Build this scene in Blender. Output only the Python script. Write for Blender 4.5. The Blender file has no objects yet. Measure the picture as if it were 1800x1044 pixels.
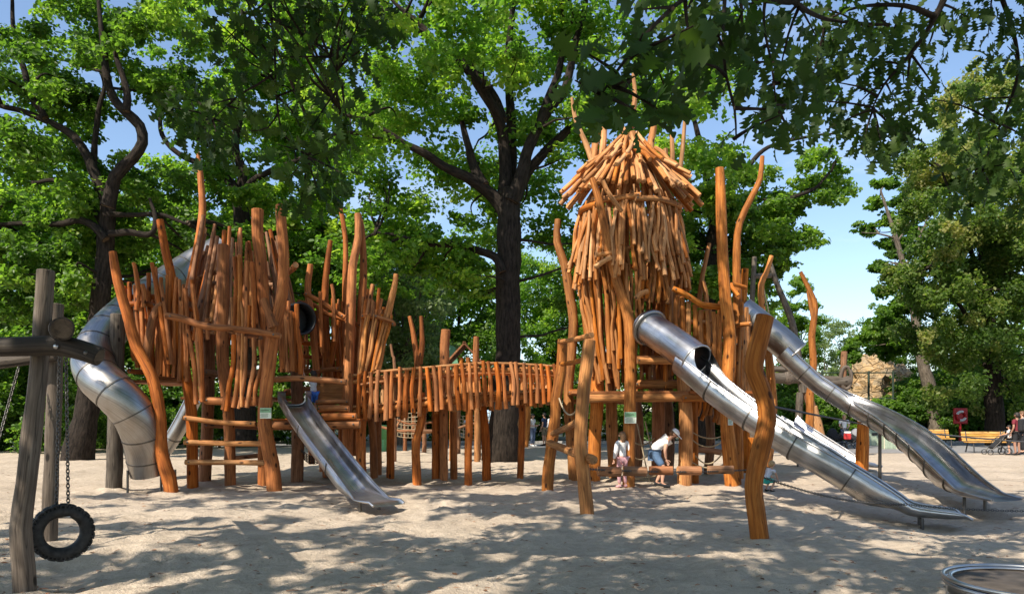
import bpy, bmesh, math, random
import numpy as np
from mathutils import Vector, Matrix, noise as mnoise

random.seed(11)
RNG = np.random.default_rng(11)
F, H, HY = 1300.0, 1.6, 730.0          # focal length in photo pixels, eye height, horizon row
scene = bpy.context.scene
COL = scene.collection
R = random.uniform

def P(px, py, D):
    return Vector(((px - 900.0) * D / F, D, H + (HY - py) * D / F))
def G(px, py):
    D = H * F / (py - HY)
    v = P(px, py, D); v.z = 0
    return v
def gd(py):
    return H * F / (py - HY)

# ------------------------------------------------------------------ tagging
def tag(o, label=None, cat=None, group=None, kind=None):
    if label: o['label'] = label
    if cat: o['category'] = cat
    if group: o['group'] = group
    if kind: o['kind'] = kind
    return o
def thing(name, label, cat, loc=(0, 0, 0), group=None, rz=0.0, scale=None):
    o = bpy.data.objects.new(name, None)
    COL.objects.link(o)
    o.empty_display_size = 0.2
    o.location = loc
    o.rotation_euler = (0, 0, rz)
    if scale is not None: o.scale = scale if hasattr(scale, '__len__') else (scale,) * 3
    tag(o, label, cat, group)
    return o
def wloc(o):
    v = Vector((0, 0, 0))
    while o is not None:
        v += o.location; o = o.parent
    return v

# ------------------------------------------------------------------ materials
MATS = {}
def new_mat(name):
    m = bpy.data.materials.new(name); m.use_nodes = True
    nt = m.node_tree
    for n in list(nt.nodes): nt.nodes.remove(n)
    out = nt.nodes.new('ShaderNodeOutputMaterial')
    MATS[name] = m
    return m, nt, out
def N(nt, t, **kw):
    n = nt.nodes.new(t)
    for k, v in kw.items():
        if k in n.inputs.keys(): n.inputs[k].default_value = v
        else: setattr(n, k, v)
    return n
def ramp(nt, stops):
    n = nt.nodes.new('ShaderNodeValToRGB')
    e = n.color_ramp.elements
    while len(e) < len(stops): e.new(0.5)
    for i, (p, c) in enumerate(stops):
        e[i].position = p; e[i].color = (*c, 1)
    return n
def mixc(nt, a, b, fac, blend='MIX'):
    n = nt.nodes.new('ShaderNodeMix'); n.data_type = 'RGBA'; n.blend_type = blend
    for sock, v in ((n.inputs[6], a), (n.inputs[7], b), (n.inputs[0], fac)):
        if hasattr(v, 'links') or isinstance(v, bpy.types.NodeSocket): nt.links.new(v, sock)
        elif isinstance(v, (int, float)): sock.default_value = v
        else: sock.default_value = (*v, 1)
    return n.outputs[2]

def plain(name, col, rough=0.6, metal=0.0, spec=0.4, var=0.12, vscale=30.0, bump=0.0):
    m, nt, out = new_mat(name)
    b = N(nt, 'ShaderNodeBsdfPrincipled'); b.inputs['Roughness'].default_value = rough
    b.inputs['Metallic'].default_value = metal; b.inputs['Specular IOR Level'].default_value = spec
    tc = N(nt, 'ShaderNodeTexCoord')
    nz = N(nt, 'ShaderNodeTexNoise'); nz.inputs['Scale'].default_value = vscale; nz.inputs['Detail'].default_value = 4
    nt.links.new(tc.outputs['Object'], nz.inputs['Vector'])
    c2 = tuple(c * (1 - 2.2 * var) for c in col); c3 = tuple(min(1, c * (1 + var)) for c in col)
    rp = ramp(nt, [(0.3, c2), (0.7, c3)])
    nt.links.new(nz.outputs['Fac'], rp.inputs[0]); nt.links.new(rp.outputs[0], b.inputs['Base Color'])
    if bump:
        bp = N(nt, 'ShaderNodeBump'); bp.inputs['Strength'].default_value = bump; bp.inputs['Distance'].default_value = 0.01
        nt.links.new(nz.outputs['Fac'], bp.inputs['Height']); nt.links.new(bp.outputs[0], b.inputs['Normal'])
    nt.links.new(b.outputs[0], out.inputs[0])
    return m

def wood(name, dark, mid, light, streak=1.0, rough=0.68):
    m, nt, out = new_mat(name)
    b = N(nt, 'ShaderNodeBsdfPrincipled'); b.inputs['Roughness'].default_value = rough
    b.inputs['Specular IOR Level'].default_value = 0.22
    at = N(nt, 'ShaderNodeAttribute'); at.attribute_name = 'grain'
    tint = N(nt, 'ShaderNodeAttribute'); tint.attribute_name = 'tint'
    mp = N(nt, 'ShaderNodeMapping'); mp.inputs['Scale'].default_value = (34, 34, 1.6)
    nt.links.new(at.outputs['Vector'], mp.inputs[0])
    n1 = N(nt, 'ShaderNodeTexNoise'); n1.inputs['Scale'].default_value = 1.0; n1.inputs['Detail'].default_value = 5; n1.inputs['Roughness'].default_value = 0.65
    nt.links.new(mp.outputs[0], n1.inputs['Vector'])
    mp2 = N(nt, 'ShaderNodeMapping'); mp2.inputs['Scale'].default_value = (6, 6, 2.2)
    nt.links.new(at.outputs['Vector'], mp2.inputs[0])
    n2 = N(nt, 'ShaderNodeTexNoise'); n2.inputs['Scale'].default_value = 1.0; n2.inputs['Detail'].default_value = 4
    nt.links.new(mp2.outputs[0], n2.inputs['Vector'])
    rp = ramp(nt, [(0.28, dark), (0.5, mid), (0.74, light)])
    nt.links.new(n1.outputs['Fac'], rp.inputs[0])
    # broad stain patches
    pr = ramp(nt, [(0.3, (0.55, 0.5, 0.46)), (0.62, (1.15, 1.12, 1.1))])
    nt.links.new(n2.outputs['Fac'], pr.inputs[0])
    c = mixc(nt, rp.outputs[0], pr.outputs[0], 0.75, 'MULTIPLY')
    # knots
    mp3 = N(nt, 'ShaderNodeMapping'); mp3.inputs['Scale'].default_value = (5, 5, 2.4)
    nt.links.new(at.outputs['Vector'], mp3.inputs[0])
    vo = N(nt, 'ShaderNodeTexVoronoi'); vo.inputs['Scale'].default_value = 1.0
    nt.links.new(mp3.outputs[0], vo.inputs['Vector'])
    kr = ramp(nt, [(0.09, (1, 1, 1)), (0.16, (0, 0, 0))])
    nt.links.new(vo.outputs['Distance'], kr.inputs[0])
    c = mixc(nt, c, tuple(x * 0.35 for x in dark), kr.outputs[0])
    # drying cracks, dark and thin along the grain
    mp4 = N(nt, 'ShaderNodeMapping'); mp4.inputs['Scale'].default_value = (16, 16, 0.9)
    nt.links.new(at.outputs['Vector'], mp4.inputs[0])
    n4 = N(nt, 'ShaderNodeTexNoise'); n4.inputs['Scale'].default_value = 1.0; n4.inputs['Detail'].default_value = 1
    nt.links.new(mp4.outputs[0], n4.inputs['Vector'])
    cr = ramp(nt, [(0.485, (0, 0, 0)), (0.5, (0.65, 0.65, 0.65)), (0.515, (0, 0, 0))])
    nt.links.new(n4.outputs['Fac'], cr.inputs[0])
    c = mixc(nt, c, tuple(x * 0.3 for x in dark), cr.outputs[0])
    # per-pole tint: value scale and a drift to bleached tan
    tv = N(nt, 'ShaderNodeMath', operation='MULTIPLY_ADD'); tv.inputs[1].default_value = 0.85; tv.inputs[2].default_value = 0.50
    nt.links.new(tint.outputs['Fac'], tv.inputs[0])
    hsv = N(nt, 'ShaderNodeHueSaturation')
    f1 = N(nt, 'ShaderNodeMath', operation='MULTIPLY'); f1.inputs[1].default_value = 37.7; nt.links.new(tint.outputs['Fac'], f1.inputs[0])
    f2 = N(nt, 'ShaderNodeMath', operation='FRACT'); nt.links.new(f1.outputs[0], f2.inputs[0])
    f3 = N(nt, 'ShaderNodeMapRange'); f3.inputs['To Min'].default_value = 0.90; f3.inputs['To Max'].default_value = 1.05; nt.links.new(f2.outputs[0], f3.inputs['Value']); nt.links.new(f3.outputs[0], hsv.inputs['Saturation'])
    f4 = N(nt, 'ShaderNodeMapRange'); f4.inputs['To Min'].default_value = 0.505; f4.inputs['To Max'].default_value = 0.494; nt.links.new(f2.outputs[0], f4.inputs['Value']); nt.links.new(f4.outputs[0], hsv.inputs['Hue'])
    nt.links.new(tv.outputs[0], hsv.inputs['Value']); nt.links.new(c, hsv.inputs['Color'])
    nt.links.new(hsv.outputs[0], b.inputs['Base Color'])
    ad = N(nt, 'ShaderNodeMath', operation='ADD'); nt.links.new(n1.outputs['Fac'], ad.inputs[0]); nt.links.new(n2.outputs['Fac'], ad.inputs[1])
    bp = N(nt, 'ShaderNodeBump'); bp.inputs['Strength'].default_value = 0.55 * streak; bp.inputs['Distance'].default_value = 0.012
    nt.links.new(ad.outputs[0], bp.inputs['Height']); nt.links.new(bp.outputs[0], b.inputs['Normal'])
    nt.links.new(b.outputs[0], out.inputs[0])
    return m

wood('orange_wood', (0.18, 0.056, 0.012), (0.42, 0.152, 0.029), (0.62, 0.28, 0.072))
wood('rust_wood', (0.150, 0.045, 0.011), (0.39, 0.124, 0.026), (0.57, 0.225, 0.060))
wood('tan_wood', (0.25, 0.100, 0.032), (0.55, 0.250, 0.082), (0.74, 0.42, 0.18))
wood('brown_wood', (0.13, 0.055, 0.025), (0.30, 0.135, 0.060), (0.44, 0.23, 0.12))
wood('end_grain', (0.32, 0.13, 0.045), (0.50, 0.24, 0.09), (0.62, 0.34, 0.15))
wood('grey_wood', (0.045, 0.036, 0.028), (0.13, 0.105, 0.082), (0.21, 0.18, 0.145))
wood('grey_end', (0.03, 0.02, 0.013), (0.10, 0.07, 0.045), (0.17, 0.12, 0.08))
wood('dark_wood', (0.018, 0.013, 0.010), (0.050, 0.038, 0.029), (0.095, 0.075, 0.058))
wood('bench_wood', (0.40, 0.19, 0.03), (0.62, 0.33, 0.07), (0.72, 0.42, 0.11))

def bark(name, dark, light):
    m, nt, out = new_mat(name)
    b = N(nt, 'ShaderNodeBsdfPrincipled'); b.inputs['Roughness'].default_value = 0.9; b.inputs['Specular IOR Level'].default_value = 0.15
    at = N(nt, 'ShaderNodeAttribute'); at.attribute_name = 'grain'
    mp = N(nt, 'ShaderNodeMapping'); mp.inputs['Scale'].default_value = (13, 13, 3.2)
    nt.links.new(at.outputs['Vector'], mp.inputs[0])
    n1 = N(nt, 'ShaderNodeTexNoise'); n1.inputs['Scale'].default_value = 1.0; n1.inputs['Detail'].default_value = 6; n1.inputs['Roughness'].default_value = 0.7
    nt.links.new(mp.outputs[0], n1.inputs['Vector'])
    rp = ramp(nt, [(0.35, dark), (0.65, light)])
    nt.links.new(n1.outputs['Fac'], rp.inputs[0]); nt.links.new(rp.outputs[0], b.inputs['Base Color'])
    bp = N(nt, 'ShaderNodeBump'); bp.inputs['Strength'].default_value = 1.0; bp.inputs['Distance'].default_value = 0.06
    nt.links.new(n1.outputs['Fac'], bp.inputs['Height']); nt.links.new(bp.outputs[0], b.inputs['Normal'])
    nt.links.new(b.outputs[0], out.inputs[0])
bark('oak_bark', (0.009, 0.007, 0.0055), (0.046, 0.035, 0.027))  # darkened: the crown's shade on the trunks is put into the colour
bark('pale_bark', (0.07, 0.055, 0.042), (0.21, 0.17, 0.13))

def leafmat(name, dark, mid, bright, transl=0.52, tboost=1.8, rough=0.45):
    m, nt, out = new_mat(name)
    at = N(nt, 'ShaderNodeAttribute'); at.attribute_name = 'tint'
    rp = ramp(nt, [(0.0, dark), (0.55, mid), (1.0, bright)])
    nt.links.new(at.outputs['Fac'], rp.inputs[0])
    b = N(nt, 'ShaderNodeBsdfPrincipled'); b.inputs['Roughness'].default_value = rough; b.inputs['Specular IOR Level'].default_value = 0.35
    nt.links.new(rp.outputs[0], b.inputs['Base Color'])
    t = N(nt, 'ShaderNodeBsdfTranslucent')
    br = N(nt, 'ShaderNodeMix'); br.data_type = 'RGBA'; br.blend_type = 'MULTIPLY'
    br.inputs[0].default_value = 1.0
    nt.links.new(rp.outputs[0], br.inputs[6]); br.inputs[7].default_value = (1.25 * tboost, 1.35 * tboost, 0.7 * tboost, 1)
    nt.links.new(br.outputs[2], t.inputs['Color'])
    mx = N(nt, 'ShaderNodeMixShader'); mx.inputs[0].default_value = transl
    nt.links.new(b.outputs[0], mx.inputs[1]); nt.links.new(t.outputs[0], mx.inputs[2])
    nt.links.new(mx.outputs[0], out.inputs[0])
leafmat('oak_leaf', (0.042, 0.090, 0.014), (0.100, 0.180, 0.024), (0.200, 0.285, 0.040))
leafmat('bright_oak_leaf', (0.052, 0.115, 0.015), (0.118, 0.220, 0.027), (0.235, 0.315, 0.042))
leafmat('shaded_oak_leaf', (0.014, 0.034, 0.006), (0.026, 0.060, 0.009), (0.060, 0.100, 0.016), transl=0.42, tboost=1.7, rough=.6)  # shade of the upper canopy is put into these darker leaf colours
leafmat('hornbeam_leaf', (0.050, 0.095, 0.018), (0.115, 0.172, 0.032), (0.270, 0.255, 0.090))
leafmat('shrub_leaf', (0.032, 0.072, 0.013), (0.080, 0.155, 0.024), (0.165, 0.245, 0.038))
leafmat('poplar_leaf', (0.060, 0.120, 0.018), (0.120, 0.210, 0.032), (0.220, 0.300, 0.055))
leafmat('pale_leaf', (0.085, 0.125, 0.055), (0.150, 0.195, 0.090), (0.220, 0.260, 0.130))

def steel(name, col=(0.56, 0.56, 0.57), rough=0.27, metal=1.0, dirt=(0.30, 0.27, 0.24)):
    m, nt, out = new_mat(name)
    b = N(nt, 'ShaderNodeBsdfPrincipled'); b.inputs['Metallic'].default_value = metal
    at = N(nt, 'ShaderNodeAttribute'); at.attribute_name = 'grain'
    mp = N(nt, 'ShaderNodeMapping'); mp.inputs['Scale'].default_value = (9, 9, 0.8)
    nt.links.new(at.outputs['Vector'], mp.inputs[0])
    n1 = N(nt, 'ShaderNodeTexNoise'); n1.inputs['Scale'].default_value = 1.0; n1.inputs['Detail'].default_value = 5
    nt.links.new(mp.outputs[0], n1.inputs['Vector'])
    tc = N(nt, 'ShaderNodeTexCoord')
    n2 = N(nt, 'ShaderNodeTexNoise'); n2.inputs['Scale'].default_value = 3.0; n2.inputs['Detail'].default_value = 6
    nt.links.new(tc.outputs['Object'], n2.inputs['Vector'])
    rp = ramp(nt, [(0.38, dirt), (0.58, col)])
    nt.links.new(n2.outputs['Fac'], rp.inputs[0])
    mps = N(nt, 'ShaderNodeMapping'); mps.inputs['Scale'].default_value = (60, 60, 1.2); nt.links.new(at.outputs['Vector'], mps.inputs[0])
    n3 = N(nt, 'ShaderNodeTexNoise'); n3.inputs['Scale'].default_value = 1.0; n3.inputs['Detail'].default_value = 3; nt.links.new(mps.outputs[0], n3.inputs['Vector'])
    sr = ramp(nt, [(.30, (.62, .60, .58)), (.52, (1, 1, 1))]); nt.links.new(n3.outputs['Fac'], sr.inputs[0])
    c = mixc(nt, rp.outputs[0], col, 0.40)
    c = mixc(nt, c, sr.outputs[0], .7, 'MULTIPLY')
    nt.links.new(c, b.inputs['Base Color'])
    rr = N(nt, 'ShaderNodeMapRange'); rr.inputs['To Min'].default_value = rough * 0.55; rr.inputs['To Max'].default_value = rough * 1.65
    nt.links.new(n1.outputs['Fac'], rr.inputs['Value']); nt.links.new(rr.outputs[0], b.inputs['Roughness'])
    bp = N(nt, 'ShaderNodeBump'); bp.inputs['Strength'].default_value = 0.10; bp.inputs['Distance'].default_value = 0.01
    ad = N(nt, 'ShaderNodeMath', operation='ADD'); nt.links.new(n1.outputs['Fac'], ad.inputs[0]); nt.links.new(n2.outputs['Fac'], ad.inputs[1])
    nt.links.new(ad.outputs[0], bp.inputs['Height']); nt.links.new(bp.outputs[0], b.inputs['Normal'])
    nt.links.new(b.outputs[0], out.inputs[0])
steel('steel', (0.53, 0.53, 0.54), 0.30, dirt=(0.34, 0.32, 0.30))
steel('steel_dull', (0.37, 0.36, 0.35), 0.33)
steel('steel_dark', (0.16, 0.15, 0.14), 0.45, 1.0, (0.09, 0.08, 0.07))

# sand
m, nt, out = new_mat('sand')
b = N(nt, 'ShaderNodeBsdfPrincipled'); b.inputs['Roughness'].default_value = 0.95; b.inputs['Specular IOR Level'].default_value = 0.1
tc = N(nt, 'ShaderNodeTexCoord')
def nz(scale, det=5, rough=0.6):
    n = N(nt, 'ShaderNodeTexNoise'); n.inputs['Scale'].default_value = scale; n.inputs['Detail'].default_value = det
    n.inputs['Roughness'].default_value = rough; nt.links.new(tc.outputs['Object'], n.inputs['Vector']); return n
na, nb_, nc, nd = nz(0.5, 5), nz(7, 6, 0.7), nz(160, 2), nz(28, 4, 0.7)
r1 = ramp(nt, [(0.3, (0.48, 0.392, 0.302)), (0.7, (0.61, 0.508, 0.40))]); nt.links.new(na.outputs['Fac'], r1.inputs[0])
r2 = ramp(nt, [(0.25, (0.70, 0.68, 0.66)), (0.6, (1.05, 1.05, 1.05))]); nt.links.new(nb_.outputs['Fac'], r2.inputs[0])
c = mixc(nt, r1.outputs[0], r2.outputs[0], 0.8, 'MULTIPLY')
r3 = ramp(nt, [(0.35, (0.72, 0.70, 0.68)), (0.65, (1.1, 1.1, 1.1))]); nt.links.new(nc.outputs['Fac'], r3.inputs[0])
c = mixc(nt, c, r3.outputs[0], 0.7, 'MULTIPLY')
vo = N(nt, 'ShaderNodeTexVoronoi'); vo.inputs['Scale'].default_value = 9.0; nt.links.new(tc.outputs['Object'], vo.inputs['Vector'])
kr = ramp(nt, [(0.05, (1, 1, 1)), (0.075, (0, 0, 0))]); nt.links.new(vo.outputs['Distance'], kr.inputs[0])
c = mixc(nt, c, (0.16, 0.11, 0.07), kr.outputs[0])        # bits of bark and leaf litter
nt.links.new(c, b.inputs['Base Color'])
m1 = N(nt, 'ShaderNodeMath', operation='MULTIPLY_ADD'); m1.inputs[1].default_value = 0.25; nt.links.new(nc.outputs['Fac'], m1.inputs[0]); nt.links.new(nd.outputs['Fac'], m1.inputs[2])
m2 = N(nt, 'ShaderNodeMath', operation='MULTIPLY_ADD'); m2.inputs[1].default_value = 1.8; nt.links.new(nb_.outputs['Fac'], m2.inputs[0]); nt.links.new(m1.outputs[0], m2.inputs[2])
bp = N(nt, 'ShaderNodeBump'); bp.inputs['Strength'].default_value = 0.75; bp.inputs['Distance'].default_value = 0.035
nt.links.new(m2.outputs[0], bp.inputs['Height']); nt.links.new(bp.outputs[0], b.inputs['Normal'])
nt.links.new(b.outputs[0], out.inputs[0])

plain('asphalt', (0.24, 0.23, 0.225), 0.9, var=0.15, vscale=6, bump=0.3)
plain('soil', (0.055, 0.060, 0.025), 0.95, var=0.3, vscale=3, bump=0.5)
plain('kerb_stone', (0.35, 0.33, 0.30), 0.85, var=0.15, vscale=8)
plain('rubber', (0.026, 0.025, 0.024), 0.7, var=0.38, vscale=20, bump=0.2)
plain('rope_tan', (0.42, 0.33, 0.21), 0.9, var=0.2, vscale=60)
plain('rope_dark', (0.05, 0.05, 0.055), 0.8, var=0.2, vscale=60)
plain('red_paint', (0.52, 0.018, 0.022), 0.45)
plain('white_paint', (0.78, 0.78, 0.76), 0.5, var=0.05)
plain('green_paint', (0.10, 0.30, 0.12), 0.5)
plain('board_green', (0.22, 0.42, 0.24), 0.5)
plain('board_white', (0.70, 0.76, 0.64), 0.5, var=0.05)
plain('board_text', (0.10, 0.16, 0.10), 0.6)
plain('bin_green', (0.36, 0.43, 0.31), 0.6, var=0.15, vscale=12)
plain('bin_cream', (0.62, 0.58, 0.42), 0.6)
plain('black_metal', (0.025, 0.025, 0.027), 0.5)
plain('disc_rubber', (0.085, 0.068, 0.055), 0.75, var=0.25, vscale=5, bump=0.2)  # brown, darkened to stand for shade lying on the disc
plain('skin', (0.60, 0.33, 0.22), 0.55, var=0.05)
plain('skin_dark', (0.34, 0.18, 0.12), 0.55, var=0.05)
plain('eye_dark', (0.02, 0.015, 0.012), 0.3)
plain('lip', (0.45, 0.17, 0.14), 0.5)
plain('hair_brown', (0.16, 0.085, 0.04), 0.6, var=0.3, vscale=60)
plain('hair_blond', (0.46, 0.31, 0.15), 0.6, var=0.3, vscale=60)
plain('hair_dark', (0.03, 0.022, 0.018), 0.6, var=0.3, vscale=60)
for nm, cl in dict(cloth_white=(0.78, 0.77, 0.76), cloth_pale=(0.62, 0.64, 0.70), cloth_navy=(0.035, 0.055, 0.11), cloth_denim=(0.10, 0.17, 0.29),
                   cloth_pink=(0.62, 0.34, 0.36), cloth_teal=(0.03, 0.46, 0.38), cloth_blue=(0.04, 0.14, 0.48), cloth_maroon=(0.17, 0.018, 0.03),
                   cloth_black=(0.02, 0.02, 0.023), cloth_grey=(0.24, 0.24, 0.25), cloth_green=(0.16, 0.52, 0.09), cloth_khaki=(0.25, 0.20, 0.13),
                   cloth_sky=(0.32, 0.45, 0.58), cloth_jeans=(0.16, 0.20, 0.30), cloth_red=(0.55, 0.04, 0.04)).items():
    plain(nm, cl, 0.85, var=0.08, vscale=25, bump=0.1)
m, nt, out = new_mat('rock')
b = N(nt, 'ShaderNodeBsdfPrincipled'); b.inputs['Roughness'].default_value = 0.9; b.inputs['Specular IOR Level'].default_value = 0.1
tc = N(nt, 'ShaderNodeTexCoord'); mp = N(nt, 'ShaderNodeMapping'); mp.inputs['Scale'].default_value = (.8, .8, 1.3); nt.links.new(tc.outputs['Object'], mp.inputs[0])
n1 = N(nt, 'ShaderNodeTexNoise'); n1.inputs['Scale'].default_value = 1.1; n1.inputs['Detail'].default_value = 8; n1.inputs['Roughness'].default_value = .7; nt.links.new(mp.outputs[0], n1.inputs['Vector'])
rp = ramp(nt, [(.30, (.26, .22, .18)), (.45, (.46, .35, .22)), (.58, (.56, .36, .17)), (.72, (.52, .49, .44))]); nt.links.new(n1.outputs['Fac'], rp.inputs[0])
vo = N(nt, 'ShaderNodeTexVoronoi'); vo.feature = 'DISTANCE_TO_EDGE'; vo.inputs['Scale'].default_value = .9; nt.links.new(mp.outputs[0], vo.inputs['Vector'])
er = ramp(nt, [(.0, (.55, .52, .5)), (.05, (1, 1, 1))]); nt.links.new(vo.outputs['Distance'], er.inputs[0])
cc_ = mixc(nt, rp.outputs[0], er.outputs[0], .85, 'MULTIPLY'); nt.links.new(cc_, b.inputs['Base Color'])
bp = N(nt, 'ShaderNodeBump'); bp.inputs['Strength'].default_value = 1.0; bp.inputs['Distance'].default_value = .25
ad = N(nt, 'ShaderNodeMath', operation='MULTIPLY_ADD'); ad.inputs[1].default_value = 2.0; nt.links.new(n1.outputs['Fac'], ad.inputs[0]); nt.links.new(er.outputs[0], ad.inputs[2])
nt.links.new(ad.outputs[0], bp.inputs['Height']); nt.links.new(bp.outputs[0], b.inputs['Normal']); nt.links.new(b.outputs[0], out.inputs[0])
plain('hut_wall', (0.30, 0.13, 0.05), 0.8, var=0.2)
plain('hut_roof', (0.06, 0.05, 0.04), 0.8, var=0.2)
plain('tarp_green', (0.08, 0.20, 0.11), 0.7)
plain('fence_green', (0.03, 0.05, 0.035), 0.6)

# ------------------------------------------------------------------ mesh helpers
class MB:
    """collects quads / ngons with grain coords, tint and material slots"""
    def __init__(s): s.v = []; s.f = []; s.mi = []; s.sm = []; s.g = []; s.t = []
    def add(s, verts, faces, mi=0, smooth=True, grain=None, tint=0.5):
        o = len(s.v)
        s.v.extend([tuple(v) for v in verts])
        s.g.extend([tuple(g) for g in (grain if grain is not None else verts)])
        s.t.extend([tint] * len(verts))
        for f in faces:
            s.f.append([i + o for i in f]); s.mi.append(mi); s.sm.append(smooth)
    def tube(s, pts, radii, seg=10, mi=0, cap_mi=1, tint=0.5, rnoise=0.05, close=(True, True), flat=1.0, chamfer=True, smooth=True):
        pts = [Vector(p) for p in pts]
        n = len(pts)
        off = Vector((R(-50, 50), R(-50, 50), R(-50, 50)))
        T = []
        for i in range(n):
            a = pts[max(0, i - 1)]; b2 = pts[min(n - 1, i + 1)]
            d = b2 - a
            T.append(d.normalized() if d.length > 1e-9 else Vector((0, 0, 1)))
        up = Vector((0, 1, 0)) if abs(T[0].y) < 0.9 else Vector((1, 0, 0))
        X = (up - T[0] * up.dot(T[0])).normalized()
        vs = []; gs = []; ln = 0
        for i in range(n):
            if i: ln += (pts[i] - pts[i - 1]).length
            X = (X - T[i] * X.dot(T[i]))
            X = X.normalized() if X.length > 1e-6 else Vector((1, 0, 0))
            Y = T[i].cross(X)
            for k in range(seg):
                a = 2 * math.pi * k / seg
                rr = radii[i]
                if rnoise:
                    rr *= 1 + rnoise * 2 * mnoise.noise(Vector((math.cos(a) * 1.1, math.sin(a) * 1.1, ln * 2.6)) + off)
                vs.append(pts[i] + X * (math.cos(a) * rr) + Y * (math.sin(a) * rr * flat))
                gs.append((math.cos(a) * radii[i] + off.x, math.sin(a) * radii[i] + off.y, ln + off.z))
        fs = []
        for i in range(n - 1):
            for k in range(seg):
                k2 = (k + 1) % seg
                fs.append((i * seg + k, i * seg + k2, (i + 1) * seg + k2, (i + 1) * seg + k))
        s.add(vs, fs, mi, smooth, gs, tint)
        for end, yes in ((0, close[0]), (n - 1, close[1])):
            if not yes: continue
            c0 = end * seg
            ring = [vs[c0 + k] for k in range(seg)]
            cen = sum(ring, Vector((0, 0, 0))) / seg
            sg = -1 if end == 0 else 1
            if chamfer:
                r2 = [cen + (p - cen) * 0.84 + T[end] * (sg * radii[end] * 0.10) for p in ring]
                idx = list(range(seg))
                fs2 = [(k, (k + 1) % seg, seg + (k + 1) % seg, seg + k) for k in idx]
                if end == 0: fs2 = [tuple(reversed(f)) for f in fs2]
                s.add(ring + r2, fs2, mi, False, [gs[c0 + k] for k in idx] * 2, tint)
            else: r2 = ring
            f = list(range(seg))
            if end == 0: f.reverse()
            s.add(r2, [f], cap_mi, False, [(p.x * 0.4, p.z * 0.4, p.y) for p in r2], tint)
    def box(s, c, size, rot=None, mi=0, tint=0.5, bev=0.0):
        c = Vector(c); hx, hy, hz = [q / 2 for q in size]
        bm = bmesh.new(); bmesh.ops.create_cube(bm, size=1)
        for v in bm.verts: v.co = Vector((v.co.x * size[0], v.co.y * size[1], v.co.z * size[2]))
        if bev: bmesh.ops.bevel(bm, geom=list(bm.edges), offset=bev, segments=2, affect='EDGES', profile=0.6)
        M = rot.to_4x4() if rot is not None else Matrix.Identity(4)
        vs = [c + (M @ v.co) for v in bm.verts]
        ax = max(range(3), key=lambda i: size[i])
        o = Vector((R(-50, 50), R(-50, 50), R(-50, 50)))
        gr = []
        for v in bm.verts:
            q = list(v.co); z = q.pop(ax); gr.append((q[0] + o.x, q[1] + o.y, z + o.z))
        s.add(vs, [[v.index for v in f.verts] for f in bm.faces], mi, False, gr, tint)
        bm.free()
    def ball(s, c, r, seg=12, rings=8, mi=0, rot=None, tint=0.5, zmin=-1.0):
        c = Vector(c); r = Vector(r) if hasattr(r, '__len__') else Vector((r, r, r))
        vs = []; fs = []
        for i in range(rings + 1):
            z0 = zmin + (1 - zmin) * i / rings
            ph = math.asin(max(-1, min(1, z0)))
            for k in range(seg):
                a = 2 * math.pi * k / seg
                v = Vector((math.cos(a) * math.cos(ph) * r.x, math.sin(a) * math.cos(ph) * r.y, math.sin(ph) * r.z))
                if rot is not None: v = rot @ v
                vs.append(c + v)
        for i in range(rings):
            for k in range(seg):
                k2 = (k + 1) % seg
                fs.append((i * seg + k, i * seg + k2, (i + 1) * seg + k2, (i + 1) * seg + k))
        s.add(vs, fs, mi, True, None, tint)
    def lathe(s, prof, c, axis=Vector((0, 0, 1)), seg=32, mi=0, close=False, smooth=True):
        axis = axis.normalized(); c = Vector(c)
        u = Vector((1, 0, 0)) if abs(axis.x) < 0.8 else Vector((0, 1, 0))
        X = (u - axis * u.dot(axis)).normalized(); Y = axis.cross(X)
        vs = []; fs = []; n = len(prof)
        for k in range(seg):
            a = 2 * math.pi * k / seg
            d = X * math.cos(a) + Y * math.sin(a)
            for (r, z) in prof: vs.append(c + d * r + axis * z)
        for k in range(seg):
            k2 = (k + 1) % seg
            for j in range(n if close else n - 1):
                j2 = (j + 1) % n
                fs.append((k * n + j, k2 * n + j, k2 * n + j2, k * n + j2))
        s.add(vs, fs, mi, smooth)
    def sweep(s, pts, prof, mi=0, closed_prof=True, caps=True, up=Vector((0, 0, 1)), scales=None, smooth=True):
        """prof: list of (side, up) ; pts 3-D"""
        pts = [Vector(p) for p in pts]; n = len(pts); m_ = len(prof)
        vs = []; gs = []; ln = 0
        for i in range(n):
            T = (pts[min(n - 1, i + 1)] - pts[max(0, i - 1)]).normalized()
            S = T.cross(up).normalized(); U = S.cross(T)
            if i: ln += (pts[i] - pts[i - 1]).length
            sx, sy = scales[i] if scales else (1.0, 1.0)
            for (a, b2) in prof:
                vs.append(pts[i] + S * (a * sx) + U * (b2 * sy)); gs.append((a, b2, ln))
        fs = []
        for i in range(n - 1):
            for j in range(m_ if closed_prof else m_ - 1):
                j2 = (j + 1) % m_
                fs.append((i * m_ + j, i * m_ + j2, (i + 1) * m_ + j2, (i + 1) * m_ + j))
        s.add(vs, fs, mi, smooth, gs)
        if caps and closed_prof:
            s.add(vs[:m_], [list(range(m_))], mi, False); s.add(vs[-m_:], [list(range(m_))], mi, False)
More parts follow.
